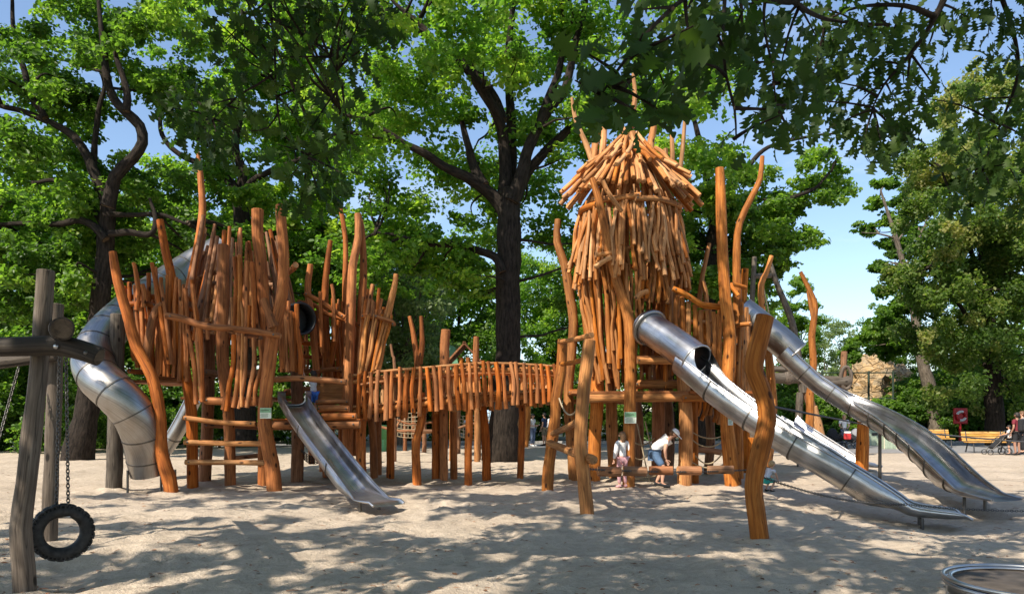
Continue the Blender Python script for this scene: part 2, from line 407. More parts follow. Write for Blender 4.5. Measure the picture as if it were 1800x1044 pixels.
    def mesh(s, name, mats, base=Vector((0, 0, 0))):
        me = bpy.data.meshes.new(name)
        me.from_pydata([(v[0] - base.x, v[1] - base.y, v[2] - base.z) for v in s.v], [], s.f)
        for mm in mats: me.materials.append(MATS[mm])
        nm = len(mats)
        me.polygons.foreach_set('material_index', [min(i, nm - 1) for i in s.mi])
        me.polygons.foreach_set('use_smooth', s.sm)
        a = me.attributes.new('grain', 'FLOAT_VECTOR', 'POINT'); a.data.foreach_set('vector', [c for g in s.g for c in g])
        t = me.attributes.new('tint', 'FLOAT', 'POINT'); t.data.foreach_set('value', s.t)
        me.update()
        return me
    def build(s, name, mats, parent=None, base=None):
        if isinstance(mats, str): mats = [mats]
        bs = wloc(parent) if parent is not None else (Vector(base) if base is not None else Vector((0, 0, 0)))
        o = bpy.data.objects.new(name, s.mesh(name, mats, bs))
        COL.objects.link(o)
        if parent is not None: o.parent = parent
        elif base is not None: o.location = base
        return o

def catmull(pts, step):
    pts = [Vector(p) for p in pts]
    if len(pts) == 2: pts = [pts[0], pts[0].lerp(pts[1], 0.5), pts[1]]
    ext = [pts[0] * 2 - pts[1]] + pts + [pts[-1] * 2 - pts[-2]]
    out = []
    for i in range(1, len(ext) - 2):
        p0, p1, p2, p3 = ext[i - 1:i + 3]
        n = max(2, int((p2 - p1).length / step))
        for k in range(n):
            t = k / n
            out.append(0.5 * ((2 * p1) + (p2 - p0) * t + (2 * p0 - 5 * p1 + 4 * p2 - p3) * t * t + (3 * p1 - p0 - 3 * p2 + p3) * t ** 3))
    out.append(pts[-1])
    return out
def px3(pts, D=None):
    return [p if isinstance(p, Vector) else P(p[0], p[1], p[2] if len(p) > 2 else D) for p in pts]
WM = {'rust': ['rust_wood', 'end_grain'], 'orange': ['orange_wood', 'end_grain'], 'tan': ['tan_wood', 'end_grain'], 'brown': ['brown_wood', 'end_grain'], 'grey': ['grey_wood', 'grey_end'], 'dark': ['dark_wood', 'grey_end'],
      'oak': ['oak_bark', 'grey_end'], 'pale': ['pale_bark', 'grey_end']}
def lerp_r(rs, n):
    if not hasattr(rs, '__len__'): return [rs] * n
    k = len(rs) - 1
    out = []
    for i in range(n):
        f = i / (n - 1) * k; j = min(k - 1, int(f)); out.append(rs[j] + (rs[j + 1] - rs[j]) * (f - j))
    return out
def pole_mb(mb, pts, r, D=None, seg=9, tint=None, rnoise=0.06, wob=0.0, step=None):
    p = px3(pts, D)
    L = sum((p[i + 1] - p[i]).length for i in range(len(p) - 1))
    q = catmull(p, step or max(0.07, L / 22))
    if wob:
        o = Vector((R(-9, 9), R(-9, 9), R(-9, 9)))
        q = [v + mnoise.noise_vector(v * 1.6 + o) * wob for v in q]
    mb.tube(q, lerp_r(r, len(q)), seg=seg, tint=R(0.2, 0.85) if tint is None else tint, rnoise=rnoise)
BASES = []
def pole(name, parent, pts, r, D=None, mat='orange', seg=9, tint=None, rnoise=0.06, wob=0.0, label=None):
    q0 = px3(pts, D)[0]
    if q0.z < .1: BASES.append((q0.x, q0.y, r[0] if hasattr(r, '__len__') else r))
    mb = MB(); pole_mb(mb, pts, r, D, seg, tint, rnoise, wob)
    mats = WM[mat]
    if name in ('rail', 'beam', 'rung', 'ring_log', 'handrail'):
        q = px3(pts, D); rr = r[0] if hasattr(r, '__len__') else r; mats = mats + ['steel_dark']
        for t in (.05, .95):
            p = poly_at(q, t); mb.lathe([(0, rr * 1.16), (.016, rr * 1.16), (.022, rr * 1.0), (.022, rr * .8)], p, Vector((-.15, -1, .1)), 8, mi=2)
    o = mb.build(name, mats, parent)
    if label: o['label'] = label
    return o
def poly_at(pts, t):
    """point at fraction t of a polyline given as 3-D points"""
    L = [(pts[i + 1] - pts[i]).length for i in range(len(pts) - 1)]
    s = t * sum(L)
    for i, l in enumerate(L):
        if s <= l or i == len(L) - 1: return pts[i].lerp(pts[i + 1], s / max(l, 1e-9))
        s -= l
def pickets(name, parent, top, bot, n, r, D=None, mat='orange', jt=0.06, jb=0.06, crook=0.03, seg=7, group=None):
    T, B = px3(top, D), px3(bot, D)
    for i in range(n):
        t = min(1, max(0, (i + 0.5) / n + R(-0.25, 0.25) / n))
        a = poly_at(T, t) + Vector((R(-.02, .02), R(-.02, .02), R(-jt, jt))); b2 = poly_at(B, t) + Vector((R(-.03, .03), R(-.02, .02), R(-jb, jb)))
        m1 = a.lerp(b2, 0.35) + Vector((R(-crook, crook), R(-crook, crook), 0)); m2 = a.lerp(b2, 0.7) + Vector((R(-crook, crook), R(-crook, crook), 0))
        rr = r * R(0.8, 1.2)
        pole(name, parent, [b2, m2, m1, a], [rr * 1.1, rr * R(.85, 1)], mat=mat, seg=seg, rnoise=0.07)
def rope_mb(mb, a, b2, r=0.012, sag=0.0, seg=6, n=14):
    pts = []
    for i in range(n + 1):
        t = i / n; p = a.lerp(b2, t); p.z -= sag * 4 * t * (1 - t); pts.append(p)
    mb.tube(pts, [r] * (n + 1), seg=seg, rnoise=0, chamfer=False)
def chain_mb(mb, a, b2, sag=0.0, link=0.055, r=0.0065):
    L = (b2 - a).length; n = max(2, int(L / (link * 0.72)))
    def pt(t):
        p = a.lerp(b2, t); p.z -= sag * 4 * t * (1 - t); return p
    for i in range(n):
        c = pt((i + .5) / n); d = (pt(min(1, (i + 1) / n)) - pt(i / n)).normalized()
        u = Vector((0, 0, 1)) if abs(d.z) < .9 else Vector((0, 1, 0))
        s1 = d.cross(u).normalized(); s2 = d.cross(s1)
        w = s1 if i % 2 else s2
        ring = []
        for k in range(9):
            an = 2 * math.pi * k / 8
            ring.append(c + d * (math.cos(an) * link * .5) + w * (math.sin(an) * link * .3))
        mb.tube(ring, [r] * 9, seg=5, rnoise=0, close=(False, False))
# ------------------------------------------------------------------ camera, sun, sky
cam_d = bpy.data.cameras.new('camera'); cam = bpy.data.objects.new('camera', cam_d); COL.objects.link(cam)
cam.location = (0, 0, H); cam.rotation_euler = (math.radians(90), 0, 0)
cam_d.sensor_width = 36; cam_d.lens = 36 * F / 1800; cam_d.shift_y = (HY - 522) / 1800
cam_d.clip_start = 0.05; cam_d.clip_end = 2000
scene.camera = cam
SUN_EL, SUN_AZ = math.radians(47), math.radians(222)       # azimuth clockwise from +Y: sun behind the left shoulder
sd = Vector((math.sin(SUN_AZ) * math.cos(SUN_EL), math.cos(SUN_AZ) * math.cos(SUN_EL), math.sin(SUN_EL)))
sl = bpy.data.lights.new('sun', 'SUN'); sl.energy = 5.0; sl.angle = math.radians(0.53); sl.color = (1.0, 0.92, 0.79)
so = bpy.data.objects.new('sun', sl); COL.objects.link(so); so.rotation_euler = sd.to_track_quat('Z', 'Y').to_euler()
so.location = sd * 60
w = bpy.data.worlds.new('World'); scene.world = w; w.use_nodes = True
nt = w.node_tree; bg = nt.nodes['Background']; bg.inputs['Strength'].default_value = 0.14
sky = nt.nodes.new('ShaderNodeTexSky'); sky.sky_type = 'NISHITA'; sky.sun_disc = False
sky.sun_elevation = SUN_EL; sky.sun_rotation = SUN_AZ; sky.air_density = 1.0; sky.dust_density = 0.6; sky.ozone_density = 1.6
tc = nt.nodes.new('ShaderNodeTexCoord')
mp = nt.nodes.new('ShaderNodeMapping'); mp.inputs['Scale'].default_value = (1.4, 1.4, 4.5); nt.links.new(tc.outputs['Generated'], mp.inputs[0])
cn = nt.nodes.new('ShaderNodeTexNoise'); cn.inputs['Scale'].default_value = 2.2; cn.inputs['Detail'].default_value = 7; cn.inputs['Roughness'].default_value = 0.6
nt.links.new(mp.outputs[0], cn.inputs['Vector'])
cr = ramp(nt, [(0.55, (0, 0, 0)), (0.85, (0.32, 0.32, 0.32))]); nt.links.new(cn.outputs['Fac'], cr.inputs[0])
mixn = nt.nodes.new('ShaderNodeMix'); mixn.data_type = 'RGBA'
nt.links.new(cr.outputs[0], mixn.inputs[0]); nt.links.new(sky.outputs[0], mixn.inputs[6]); mixn.inputs[7].default_value = (7.5, 7.6, 7.8, 1)
nt.links.new(mixn.outputs[2], bg.inputs['Color'])
scene.view_settings.view_transform = 'Standard'; scene.view_settings.look = 'None'
scene.view_settings.exposure = 0.66; scene.view_settings.gamma = 1.0
try:
    scene.cycles.use_denoising = True; scene.cycles.denoiser = 'OPENIMAGEDENOISE'
    scene.cycles.max_bounces = 9; scene.cycles.diffuse_bounces = 5; scene.cycles.glossy_bounces = 3; scene.cycles.transmission_bounces = 6
    scene.cycles.sample_clamp_indirect = 6.0
except Exception: pass

# ------------------------------------------------------------------ ground
def grid_sheet(name, xs, ys, zf, mat):
    nx, ny = len(xs), len(ys)
    v = np.zeros((ny, nx, 3), np.float32)
    X, Y = np.meshgrid(xs, ys); v[..., 0] = X; v[..., 1] = Y; v[..., 2] = zf(X, Y)
    idx = np.arange(nx * ny).reshape(ny, nx)
    q = np.stack([idx[:-1, :-1], idx[:-1, 1:], idx[1:, 1:], idx[1:, :-1]], -1).reshape(-1, 4)
    me = quad_mesh(name, v.reshape(-1, 3), q)
    me.materials.append(MATS[mat])
    me.polygons.foreach_set('use_smooth', np.ones(len(q), bool))
    o = bpy.data.objects.new(name, me); COL.objects.link(o); o['kind'] = 'structure'
    return o
def quad_mesh(name, v, q):
    me = bpy.data.meshes.new(name)
    me.vertices.add(len(v)); me.vertices.foreach_set('co', np.ascontiguousarray(v, np.float32).ravel())
    k = q.shape[1]
    me.loops.add(q.size); me.loops.foreach_set('vertex_index', np.ascontiguousarray(q, np.int32).ravel())
    me.polygons.add(len(q)); me.polygons.foreach_set('loop_start', np.arange(0, q.size, k, dtype=np.int32))
    me.update(calc_edges=True)
    return me
def vnoise(X, Y, s, seed):
    """value noise, smooth, vectorised"""
    g = np.random.default_rng(seed).random((64, 64))
    x = X * s; y = Y * s
    xi = np.floor(x).astype(int); yi = np.floor(y).astype(int); fx = x - xi; fy = y - yi
    fx = fx * fx * (3 - 2 * fx); fy = fy * fy * (3 - 2 * fy)
    a = g[yi % 64, xi % 64]; b = g[yi % 64, (xi + 1) % 64]; c = g[(yi + 1) % 64, xi % 64]; d = g[(yi + 1) % 64, (xi + 1) % 64]
    return (a * (1 - fx) + b * fx) * (1 - fy) + (c * (1 - fx) + d * fx) * fy
grid_sheet('ground', np.linspace(-260, 260, 14), np.concatenate([np.linspace(-60, 300, 10)]), lambda X, Y: X * 0 - 0.55, 'soil')
grid_sheet('path', np.linspace(7, 45, 30), np.linspace(31.2, 42.5, 6), lambda X, Y: X * 0 + 0.014, 'asphalt')
grid_sheet('footpath', np.linspace(-30, 7, 10), np.linspace(37.2, 42.5, 4), lambda X, Y: X * 0 + 0.0, 'asphalt')
kb = MB()
for i in range(70): kb.box((-25 + i * 1.0, 42.6, 0.03), (0.985, 0.14, 0.20), bev=0.015)
tag(kb.build('kerb', 'kerb_stone'), kind='structure')

# ------------------------------------------------------------------ foliage
def norm(a): return a / np.maximum(np.linalg.norm(a, axis=-1, keepdims=True), 1e-9)
def leaf_quads(C, Nn, size, tint, rng, aspect=0.66, fold=0.16):
    n = len(C)
    t = norm(rng.normal(size=(n, 3)) + np.array([0, 0, -0.25])); t = norm(t - Nn * np.sum(t * Nn, 1, keepdims=True)); b = np.cross(Nn, t)
    L = size[:, None]
    v = np.empty((n, 6, 3), np.float32)
    v[:, 0] = C - t * L * .5
    v[:, 1] = C - t * L * .12 + b * L * aspect * .5 + Nn * L * fold
    v[:, 2] = C + t * L * .30 + b * L * aspect * .40 + Nn * L * fold * .8
    v[:, 3] = C + t * L * .52
    v[:, 4] = C + t * L * .30 - b * L * aspect * .40 + Nn * L * fold * .8
    v[:, 5] = C - t * L * .12 - b * L * aspect * .5 + Nn * L * fold
    base = np.arange(n)[:, None] * 6
    q = np.concatenate([base + np.array([0, 1, 2, 3]), base + np.array([0, 3, 4, 5])], 0)
    return v.reshape(-1, 3), q, np.repeat(tint, 6)
def leaf_mesh(name, cl, nleaf, size, mat, seed, aspect=0.66, upbias=0.75, flat=0.55):
    """cl: rows x,y,z,R,tint"""
    rng = np.random.default_rng(seed)
    cl = np.asarray(cl, float)
    wts = cl[:, 3] ** 2; wts /= wts.sum()
    ci = rng.choice(len(cl), nleaf, p=wts)
    d = rng.normal(size=(nleaf, 3)); d = norm(d) * (rng.random((nleaf, 1)) ** 0.45)
    off = d * cl[ci, 3:4] * np.array([1, 1, flat])
    # ragged: sprays within a clump
    spr = rng.normal(size=(len(cl), 9, 3)) * np.array([.62, .62, .40])
    pick = rng.integers(0, 9, nleaf)
    off = off * 0.50 + spr[ci, pick] * cl[ci, 3:4] * 0.62
    C = cl[ci, :3] + off
    Nn = norm(off / cl[ci, 3:4] * 0.5 + np.array([0, 0, upbias]) + rng.normal(size=(nleaf, 3)) * 0.55)
    sz = size * rng.uniform(.65, 1.3, nleaf)
    tint = np.clip(cl[ci, 4] + rng.normal(0, .17, nleaf), 0, 1)
    v, q, t = leaf_quads(C, Nn, sz, tint, rng, aspect)
    me = quad_mesh(name, v, q); me.materials.append(MATS[mat])
    a = me.attributes.new('tint', 'FLOAT', 'POINT'); a.data.foreach_set('value', t.astype(np.float32))
    return me
def obj(name, me, parent=None):
    o = bpy.data.objects.new(name, me); COL.objects.link(o)
    if parent is not None: o.parent = parent
    return o
def ell_clumps(rng, c, r, n, R0, R1, tint=.5, tv=.18, bias=.45, zcut=-1.0, keep=None):
    out = []
    while len(out) < n:
        d = rng.normal(size=3); d /= np.linalg.norm(d); d *= rng.random() ** bias
        if d[2] < zcut: continue
        p = np.array(c) + d * np.array(r)
        if keep is not None and not keep(p): continue
        out.append([*p, rng.uniform(R0, R1), np.clip(tint + rng.normal(0, tv) + 0.12 * d[2], 0, 1)])
    return out
def limb_mb(mb, pts, r, seg=8, wob=0.05):
    p = [Vector(q) for q in pts]
    L = sum((p[i + 1] - p[i]).length for i in range(len(p) - 1))
    q = catmull(p, max(.12, L / 30)); o = Vector((R(-9, 9), R(-9, 9), R(-9, 9)))
    q = [v + mnoise.noise_vector(v * 0.9 + o) * wob for v in q]
    mb.tube(q, lerp_r(r, len(q)), seg=seg, tint=R(.3, .7), rnoise=.07)
def twigs_to(mb, joints, clumps, rng, n, r0=0.05):
    """thin boughs from the nearest limb joint to n of the clumps"""
    J = np.array([list(j) for j in joints])
    for i in rng.choice(len(clumps), min(n, len(clumps)), replace=False):
        c = np.array(clumps[i][:3]); d = np.linalg.norm(J - c, axis=1) + np.maximum(0, J[:, 2] - c[2]) * .8
        a = Vector(J[int(np.argmin(d))]); b2 = Vector(c)
        m = a.lerp(b2, .5) + Vector((rng.normal(0, .25), rng.normal(0, .25), rng.normal(.15, .2)))
        limb_mb(mb, [a, m, b2], [r0, r0 * .6, r0 * .2], seg=5, wob=.12)

# ---- generic background trees: a few meshes, every tree an object of its own
def variant(seed, h, cr, nclump, nleaf, lsize, mat, barkm='oak', trunk_r=.26, low=.22, clr=(.7, 1.5), tint=.5, squash=1.0, wts=.17):
    rng = np.random.default_rng(seed); random.seed(seed)
    zc = h * (low + 1) / 2; rz = h * (1 - low) / 2
    cl = ell_clumps(rng, (0, 0, zc), (cr, cr, rz), nclump, clr[0], clr[1], tint, wts, .40)
    mb = MB(); top = Vector((R(-.4, .4), R(-.4, .4), h * .45))
    limb_mb(mb, [(0, 0, -.3), (R(-.2, .2), R(-.2, .2), h * .2), top], [trunk_r * 1.35, trunk_r, trunk_r * .75], 10)
    J = [Vector((0, 0, h * .3)), top]
    for k in range(6):
        a = k * math.pi / 3 + R(-.4, .4); rr = cr * R(.35, .65); z1 = zc + rz * R(-.1, .5)
        e = Vector((math.cos(a) * rr, math.sin(a) * rr, z1)); m = top.lerp(e, .5) + Vector((R(-.4, .4), R(-.4, .4), R(-.3, .5)))
        s0 = Vector((0, 0, h * R(.28, .42)))
        limb_mb(mb, [s0, m, e], [trunk_r * .55, trunk_r * .35, trunk_r * .14], 7, .15); J += [m, e]
    twigs_to(mb, J, cl, rng, 26, trunk_r * .2)
    tm = mb.mesh('trunk', WM[barkm])
    cm = leaf_mesh('crown', cl, nleaf, lsize, mat, seed + 5)
    return tm, cm
VAR = {
    'broad': variant(1, 15, 5.2, 150, 25000, .26, 'oak_leaf', low=.12),
    'broad2': variant(2, 17, 5.6, 170, 27000, .26, 'bright_oak_leaf', low=.10, tint=.45),
    'loose': variant(3, 14, 4.6, 105, 16000, .25, 'oak_leaf', low=.2, tint=.6),
    'poplar': variant(4, 16, 2.6, 110, 30000, .22, 'poplar_leaf', low=.05, clr=(.5, 1.0), tint=.55),
    'pale': variant(6, 13, 3.8, 90, 16000, .24, 'pale_leaf', low=.15, barkm='pale'),
    'shrub': variant(7, 3.4, 2.1, 60, 8500, .17, 'shrub_leaf', low=-.1, clr=(.4, .8), trunk_r=.06),
    'shrub2': variant(8, 5.2, 2.6, 80, 12000, .20, 'shrub_leaf', low=-.05, clr=(.5, 1.0), trunk_r=.08, tint=.4),
    'reed': variant(9, 2.6, 1.5, 45, 9000, .20, 'poplar_leaf', low=-.1, clr=(.3, .6), trunk_r=.04, tint=.35),
}
def bgtree(var, name, label, cat, px, D, height=None, group=None, z=0.0, wide=1.0, rz=None):
    tm, cm = VAR[var]
    base_h = {'broad': 15, 'broad2': 17, 'loose': 14, 'poplar': 16, 'pale': 13, 'shrub': 3.4, 'shrub2': 5.2, 'reed': 2.6}[var]
    s = (height or base_h) / base_h
    p = P(px, HY, D); p.z = z
    t = thing(name, label, cat, p, group, R(0, 6.28) if rz is None else rz, (s * wide, s * wide, s))
    obj('stem' if name in ('shrub', 'reed_clump') else 'trunk', tm, t); obj('foliage' if name in ('shrub', 'reed_clump') else 'crown', cm, t)
    return t

random.seed(5)
GT = 'trees standing in the woodland behind the playground'
for var, px, D, h, wd, lab in (
    ('broad', -60, 40, 17, 1.0, 'broadleaf tree at the far left edge behind the grey swing frame'),
    ('broad2', 95, 47, 19, 1.0, 'tall leafy tree behind the left oak with the tyre swing before it'),
    ('broad', 265, 44, 16, 1.0, 'leafy tree behind the top of the closed tube slide'),
    ('loose', 345, 56, 17, 1.1, 'loose far tree rising over the left stick fort'),
    ('broad2', 530, 50, 16, 1.0, 'tree behind the right side of the left stick fort'),
    ('loose', 660, 46, 14, .9, 'pale lit tree behind the flared stick basket of the fort'),
    ('pale', 705, 40, 12, .9, 'thin grey green tree seen above the left half of the bridge'),
    ('broad', 800, 60, 17, 1.0, 'tree behind the peaked hut above the bridge'),
    ('broad2', 975, 52, 14, .9, 'rounded tree just right of the dark central trunk'),
    ('loose', 1075, 62, 16, 1.0, 'tree hidden mostly by the stick tower with the pole roof'),
    ('broad', 1180, 44, 12.5, .8, 'tree directly behind the middle of the stick tower'),
    ('broad2', 1290, 48, 12.5, .75, 'tree behind the forked posts on the right of the tower'),
):
    bgtree(var, 'broadleaf_tree', lab, 'tree', px, D, h, GT, wide=wd)
bgtree('poplar', 'poplar_tree', 'upright feathery light green tree with pointed shoots left of the sky gap', 'tree', 1395, 58, 13.2, wide=.95)
bgtree('pale', 'willow_tree', 'pale silvery tree far off low in the sky gap', 'tree', 1468, 88, 13.0, wide=.9)
bgtree('broad', 'broadleaf_tree', 'round mid green tree just above the tan rock outcrop', 'tree', 1560, 66, 12.6, wide=.66)
bgtree('broad2', 'broadleaf_tree', 'far dark tree filling the right edge behind the drooping hornbeam', 'tree', 1880, 60, 16)
bgtree('broad', 'broadleaf_tree', 'dark tree behind the red lifebuoy board', 'tree', 1730, 58, 11)
GS = 'shrubs along the edge of the sand'
random.seed(8)
for var, px, D, h, lab in (
    ('shrub2', -40, 33, 5, 'dark shrub at the left edge beyond the swing frame'), ('shrub2', 60, 36, 5.5, 'dark shrub beyond the hanging tyre'),
    ('shrub', 118, 32, 3.2, 'low shrub just left of the left oak trunk'), ('shrub2', 178, 40, 5.5, 'shrub behind the lower bend of the tube slide'),
    ('shrub', 235, 36, 3.4, 'shrub between the tube slide and the leaning fort post'), ('shrub2', 320, 41, 5.5, 'shrub seen under the left palisade of the fort'),
    ('shrub', 385, 37, 3.2, 'shrub seen between the ladder rungs of the fort'), ('shrub2', 470, 43, 5, 'shrub behind the fort deck'),
    ('shrub', 535, 39, 3.2, 'shrub beyond the top of the small steel slide'), ('shrub2', 620, 46, 5, 'shrub behind the join of fort and bridge'),
    ('shrub2', 720, 48, 5.5, 'shrub behind the left half of the bridge'), ('shrub', 800, 47, 4, 'shrub behind the small peaked hut'),
    ('shrub2', 880, 49, 5.6, 'shrub behind the dark central trunk'), ('shrub2', 960, 47, 5, 'shrub behind the standing group of parents'),
    ('shrub2', 1050, 48, 4.6, 'shrub behind the two leaning posts of the tower'), ('shrub', 1130, 46, 4, 'shrub seen under the tower deck'),
    ('shrub2', 1215, 47, 4.5, 'shrub behind the right tower legs'), ('shrub', 1300, 46, 4, 'shrub behind the curved front post'),
    ('shrub2', 1370, 52, 4.4, 'shrub behind the dark log climbing frame'), ('shrub', 1620, 50, 3.8, 'shrub at the foot of the leaning grey trunk'),
    ('shrub2', 1600, 51, 4.3, 'shrub covering the right flank of the tan rock'), ('shrub2', 1640, 54, 4.6, 'shrub to the right of the tan rock'), ('shrub2', 1670, 52, 5.2, 'dark shrub behind the red lifebuoy board'),
    ('shrub2', 1730, 47, 5, 'dark shrub behind the right slatted bench'), ('shrub2', 1800, 46, 5.4, 'dark shrub behind the person with the black backpack'),
    ('shrub', 1700, 47, 3.2, 'flowering low shrub right beside the red lifebuoy board'), ('shrub2', 1860, 44, 5, 'dark shrub at the right edge of the photo'),
):
    bgtree(var, 'shrub', lab, 'shrub', px, D, h, GS)
for px, D, h, lab in ((1440, 44, 3.0, 'bright green reedy clump behind the standing woman with pram'), (1395, 42, 2.8, 'bright green clump under the log climbing frame'), (1500, 47, 2.6, 'bright reedy clump left of the thin fence post'),
                      (1550, 48, 2.8, 'bright clump beneath the tan rock face')):
    bgtree('reed', 'reed_clump', lab, 'plant', px, D, h, 'bright reedy clumps below the rock')

# ---- hero oaks
def hero(name, label, trunk, tr, limbs, clumps, nleaf, lsize, mat, seed, barkm='oak', ntw=40, group=None, twr=.06, flat=.55, upbias=.75):
    random.seed(seed); rng = np.random.default_rng(seed)
    base = Vector(trunk[0]); base.z = 0
    t = thing(name, label, 'tree', base, group)
    mb = MB(); limb_mb(mb, trunk, tr, 16, .06); J = list(trunk[1:])
    for pts, r in limbs:
        limb_mb(mb, pts, r, 9, .08); J += [Vector(p) for p in pts[1:]]
    if ntw: twigs_to(mb, J, clumps, rng, ntw, twr)
    mb.build('trunk', WM[barkm], t)
    cl = np.array(clumps); cl[:, :3] -= np.array(base)
    me = leaf_mesh('crown', cl, nleaf, lsize, mat, seed, flat=flat, upbias=upbias)
    obj('crown', me, t)
    return t
def L(pts, D): return px3(pts, D)

# central oak
D0 = 26.0
rng = np.random.default_rng(40)
def keep_c(p):
    s = p[1] / F; px = 900 + p[0] / s; py = HY - (p[2] - H) / s
    if p[1] < 25.3 and 690 < px < 1040 and 150 < py < 420 and rng.random() < .94: return False
    if 835 < px < 960 and py > 330 and p[1] < 27: return False
    if py > 415: return False
    if px > 1230 and py > 330: return False
    return True
cl = ell_clumps(rng, (0.0, 27.5, 13.0), (8.6, 7.0, 8.2), 235, .55, 1.25, .55, .2, .40, -0.95, keep_c)
cl += ell_clumps(rng, (-5.6, 19.6, 14.6), (3.4, 2.6, 1.5), 46, .5, 1.0, .5, .2, .5)  # clumps added towards the sun, mostly out of view, to shade the trunk
cl += ell_clumps(rng, (-3.6, 27.5, 8.2), (4.0, 3.5, 1.8), 34, .5, 1.0, .55, .2, .5, -1, lambda p: not (p[1] < 26 and rng.random() < .6))
cl += ell_clumps(rng, (-3.0, 26.4, 6.7), (3.0, 2.0, 1.1), 20, .4, .8, .45, .2, .5)
cl += ell_clumps(rng, (3.2, 28.5, 7.2), (2.6, 2.5, 2.2), 24, .5, .9, .5, .2, .5)
hero('oak_tree', 'big oak with thick dark trunk standing in the sand behind the bridge', 
     L([(880, 822, 26.2), (884, 780), (889, 700), (893, 600), (894, 500), (893, 420), (893, 370), (896, 335)], D0), [.72, .52, .46, .44, .43, .43, .42, .36],
     [(L([(888, 372), (868, 345), (840, 322, 25.6), (790, 296, 25.2), (720, 260, 24.8), (660, 240, 24.6), (612, 232, 24.4), (560, 245, 24.3)], D0), [.28, .22, .18, .145, .12, .09, .065, .035]),
      (L([(720, 260, 24.8), (680, 232), (640, 210), (600, 200)], 24.6), [.12, .08, .05]),
      (L([(850, 328, 25.6), (832, 290), (820, 250), (812, 215)], 25.8), [.20, .15, .09]),
      (L([(888, 345), (886, 290), (884, 245), (872, 205, 25.6), (846, 160, 25.2), (815, 115, 25), (760, 70, 24.8), (700, 36, 24.6), (650, 2, 24.4), (600, -40, 24.2)], D0), [.28, .22, .19, .17, .15, .135, .11, .09, .065, .04]),
      (L([(885, 215, 25.8), (868, 165), (830, 120), (812, 100)], 26.2), [.17, .13, .1]),
      (L([(760, 70, 24.8), (735, 40), (690, 0), (660, -40)], 24.9), [.1, .07, .04]),
      (L([(894, 350), (897, 270), (896, 190), (893, 110), (900, 30), (905, -60)], 26.8), [.30, .22, .16, .12, .1, .06]),
      (L([(900, 352), (922, 290), (945, 225), (985, 168), (1004, 115), (1020, 50), (1030, -10), (1035, -80)], 25.7), [.28, .22, .19, .16, .135, .11, .09, .05]),
      (L([(930, 265), (952, 205), (983, 120), (990, 60), (985, 0)], 26.3), [.2, .16, .13, .1, .07]),
      (L([(905, 350), (930, 298), (985, 240), (1040, 200), (1100, 150), (1150, 92), (1200, 60)], 26.4), [.22, .18, .155, .13, .10, .075, .04]),
      (L([(884, 480), (868, 452), (835, 436), (800, 430), (755, 430), (705, 416), (660, 410)], 25.6), [.16, .14, .12, .10, .08, .06, .03])],
     cl, 74000, .19, 'bright_oak_leaf', 41, ntw=60)

# left oak
rng = np.random.default_rng(50)
def keep_l(p):
    s = p[1] / F; px = 900 + p[0] / s; py = HY - (p[2] - H) / s
    if p[1] < 26 and 95 < px < 265 and 150 < py < 420 and rng.random() < .92: return False
    if 225 < px < 320 and 190 < py < 300 and rng.random() < .97: return False
    if 165 < px < 230 and py > 340 and p[1] < 27.5: return False
    return True
cl = ell_clumps(rng, (-16.0, 28.0, 13.2), (6.4, 6.0, 7.0), 140, .5, 1.15, .42, .2, .42, -.95, keep_l)
cl += ell_clumps(rng, (-17.5, 27.2, 7.4), (5.2, 3.5, 2.6), 75, .45, .95, .38, .18, .5, -1, keep_l)
cl += ell_clumps(rng, (-11.3, 29, 8.2), (2.6, 3, 2.4), 45, .45, .9, .5, .18, .5, -1, keep_l)
hero('oak_tree', 'dark furrowed oak on the left with a big crooked limb, beside the tube slide',
     L([(136, 812, 26.6), (143, 770), (152, 720), (163, 640), (172, 570), (181, 490), (189, 410), (192, 352)], 26.5), [.56, .42, .37, .35, .33, .31, .28, .25],
     [(L([(188, 420), (165, 395), (140, 387), (110, 394), (60, 390), (10, 396), (-50, 390)], 26.2), [.17, .14, .12, .10, .08, .06, .03]),
      (L([(186, 405), (165, 372), (135, 340), (100, 318), (60, 322)], 26.8), [.14, .12, .09, .06]),
      (L([(192, 412), (225, 408), (268, 412), (276, 385), (262, 350)], 25.9), [.13, .11, .09, .05]),
      (L([(194, 375), (235, 378), (280, 378), (330, 392)], 26.1), [.1, .08, .05]),
      (L([(191, 362), (205, 312), (232, 280), (250, 252), (247, 222), (222, 198), (196, 172), (186, 130), (178, 60), (170, -30)], 25.6), [.25, .20, .19, .18, .165, .14, .12, .09, .07, .04]),
      (L([(222, 198), (221, 155), (205, 105), (195, 60)], 25.4), [.14, .10, .06]),
      (L([(190, 358), (165, 300), (140, 255), (118, 230), (62, 202), (0, 184), (-50, 170)], 26.9), [.22, .18, .14, .12, .09, .05]),
      (L([(80, 208), (52, 160), (35, 100), (22, 40), (15, -40)], 26.7), [.13, .11, .09, .07, .04]),
      (L([(165, 300), (168, 220), (182, 150), (160, 90)], 27.2), [.12, .09, .05])],
     cl, 64000, .19, 'oak_leaf', 51, ntw=50)

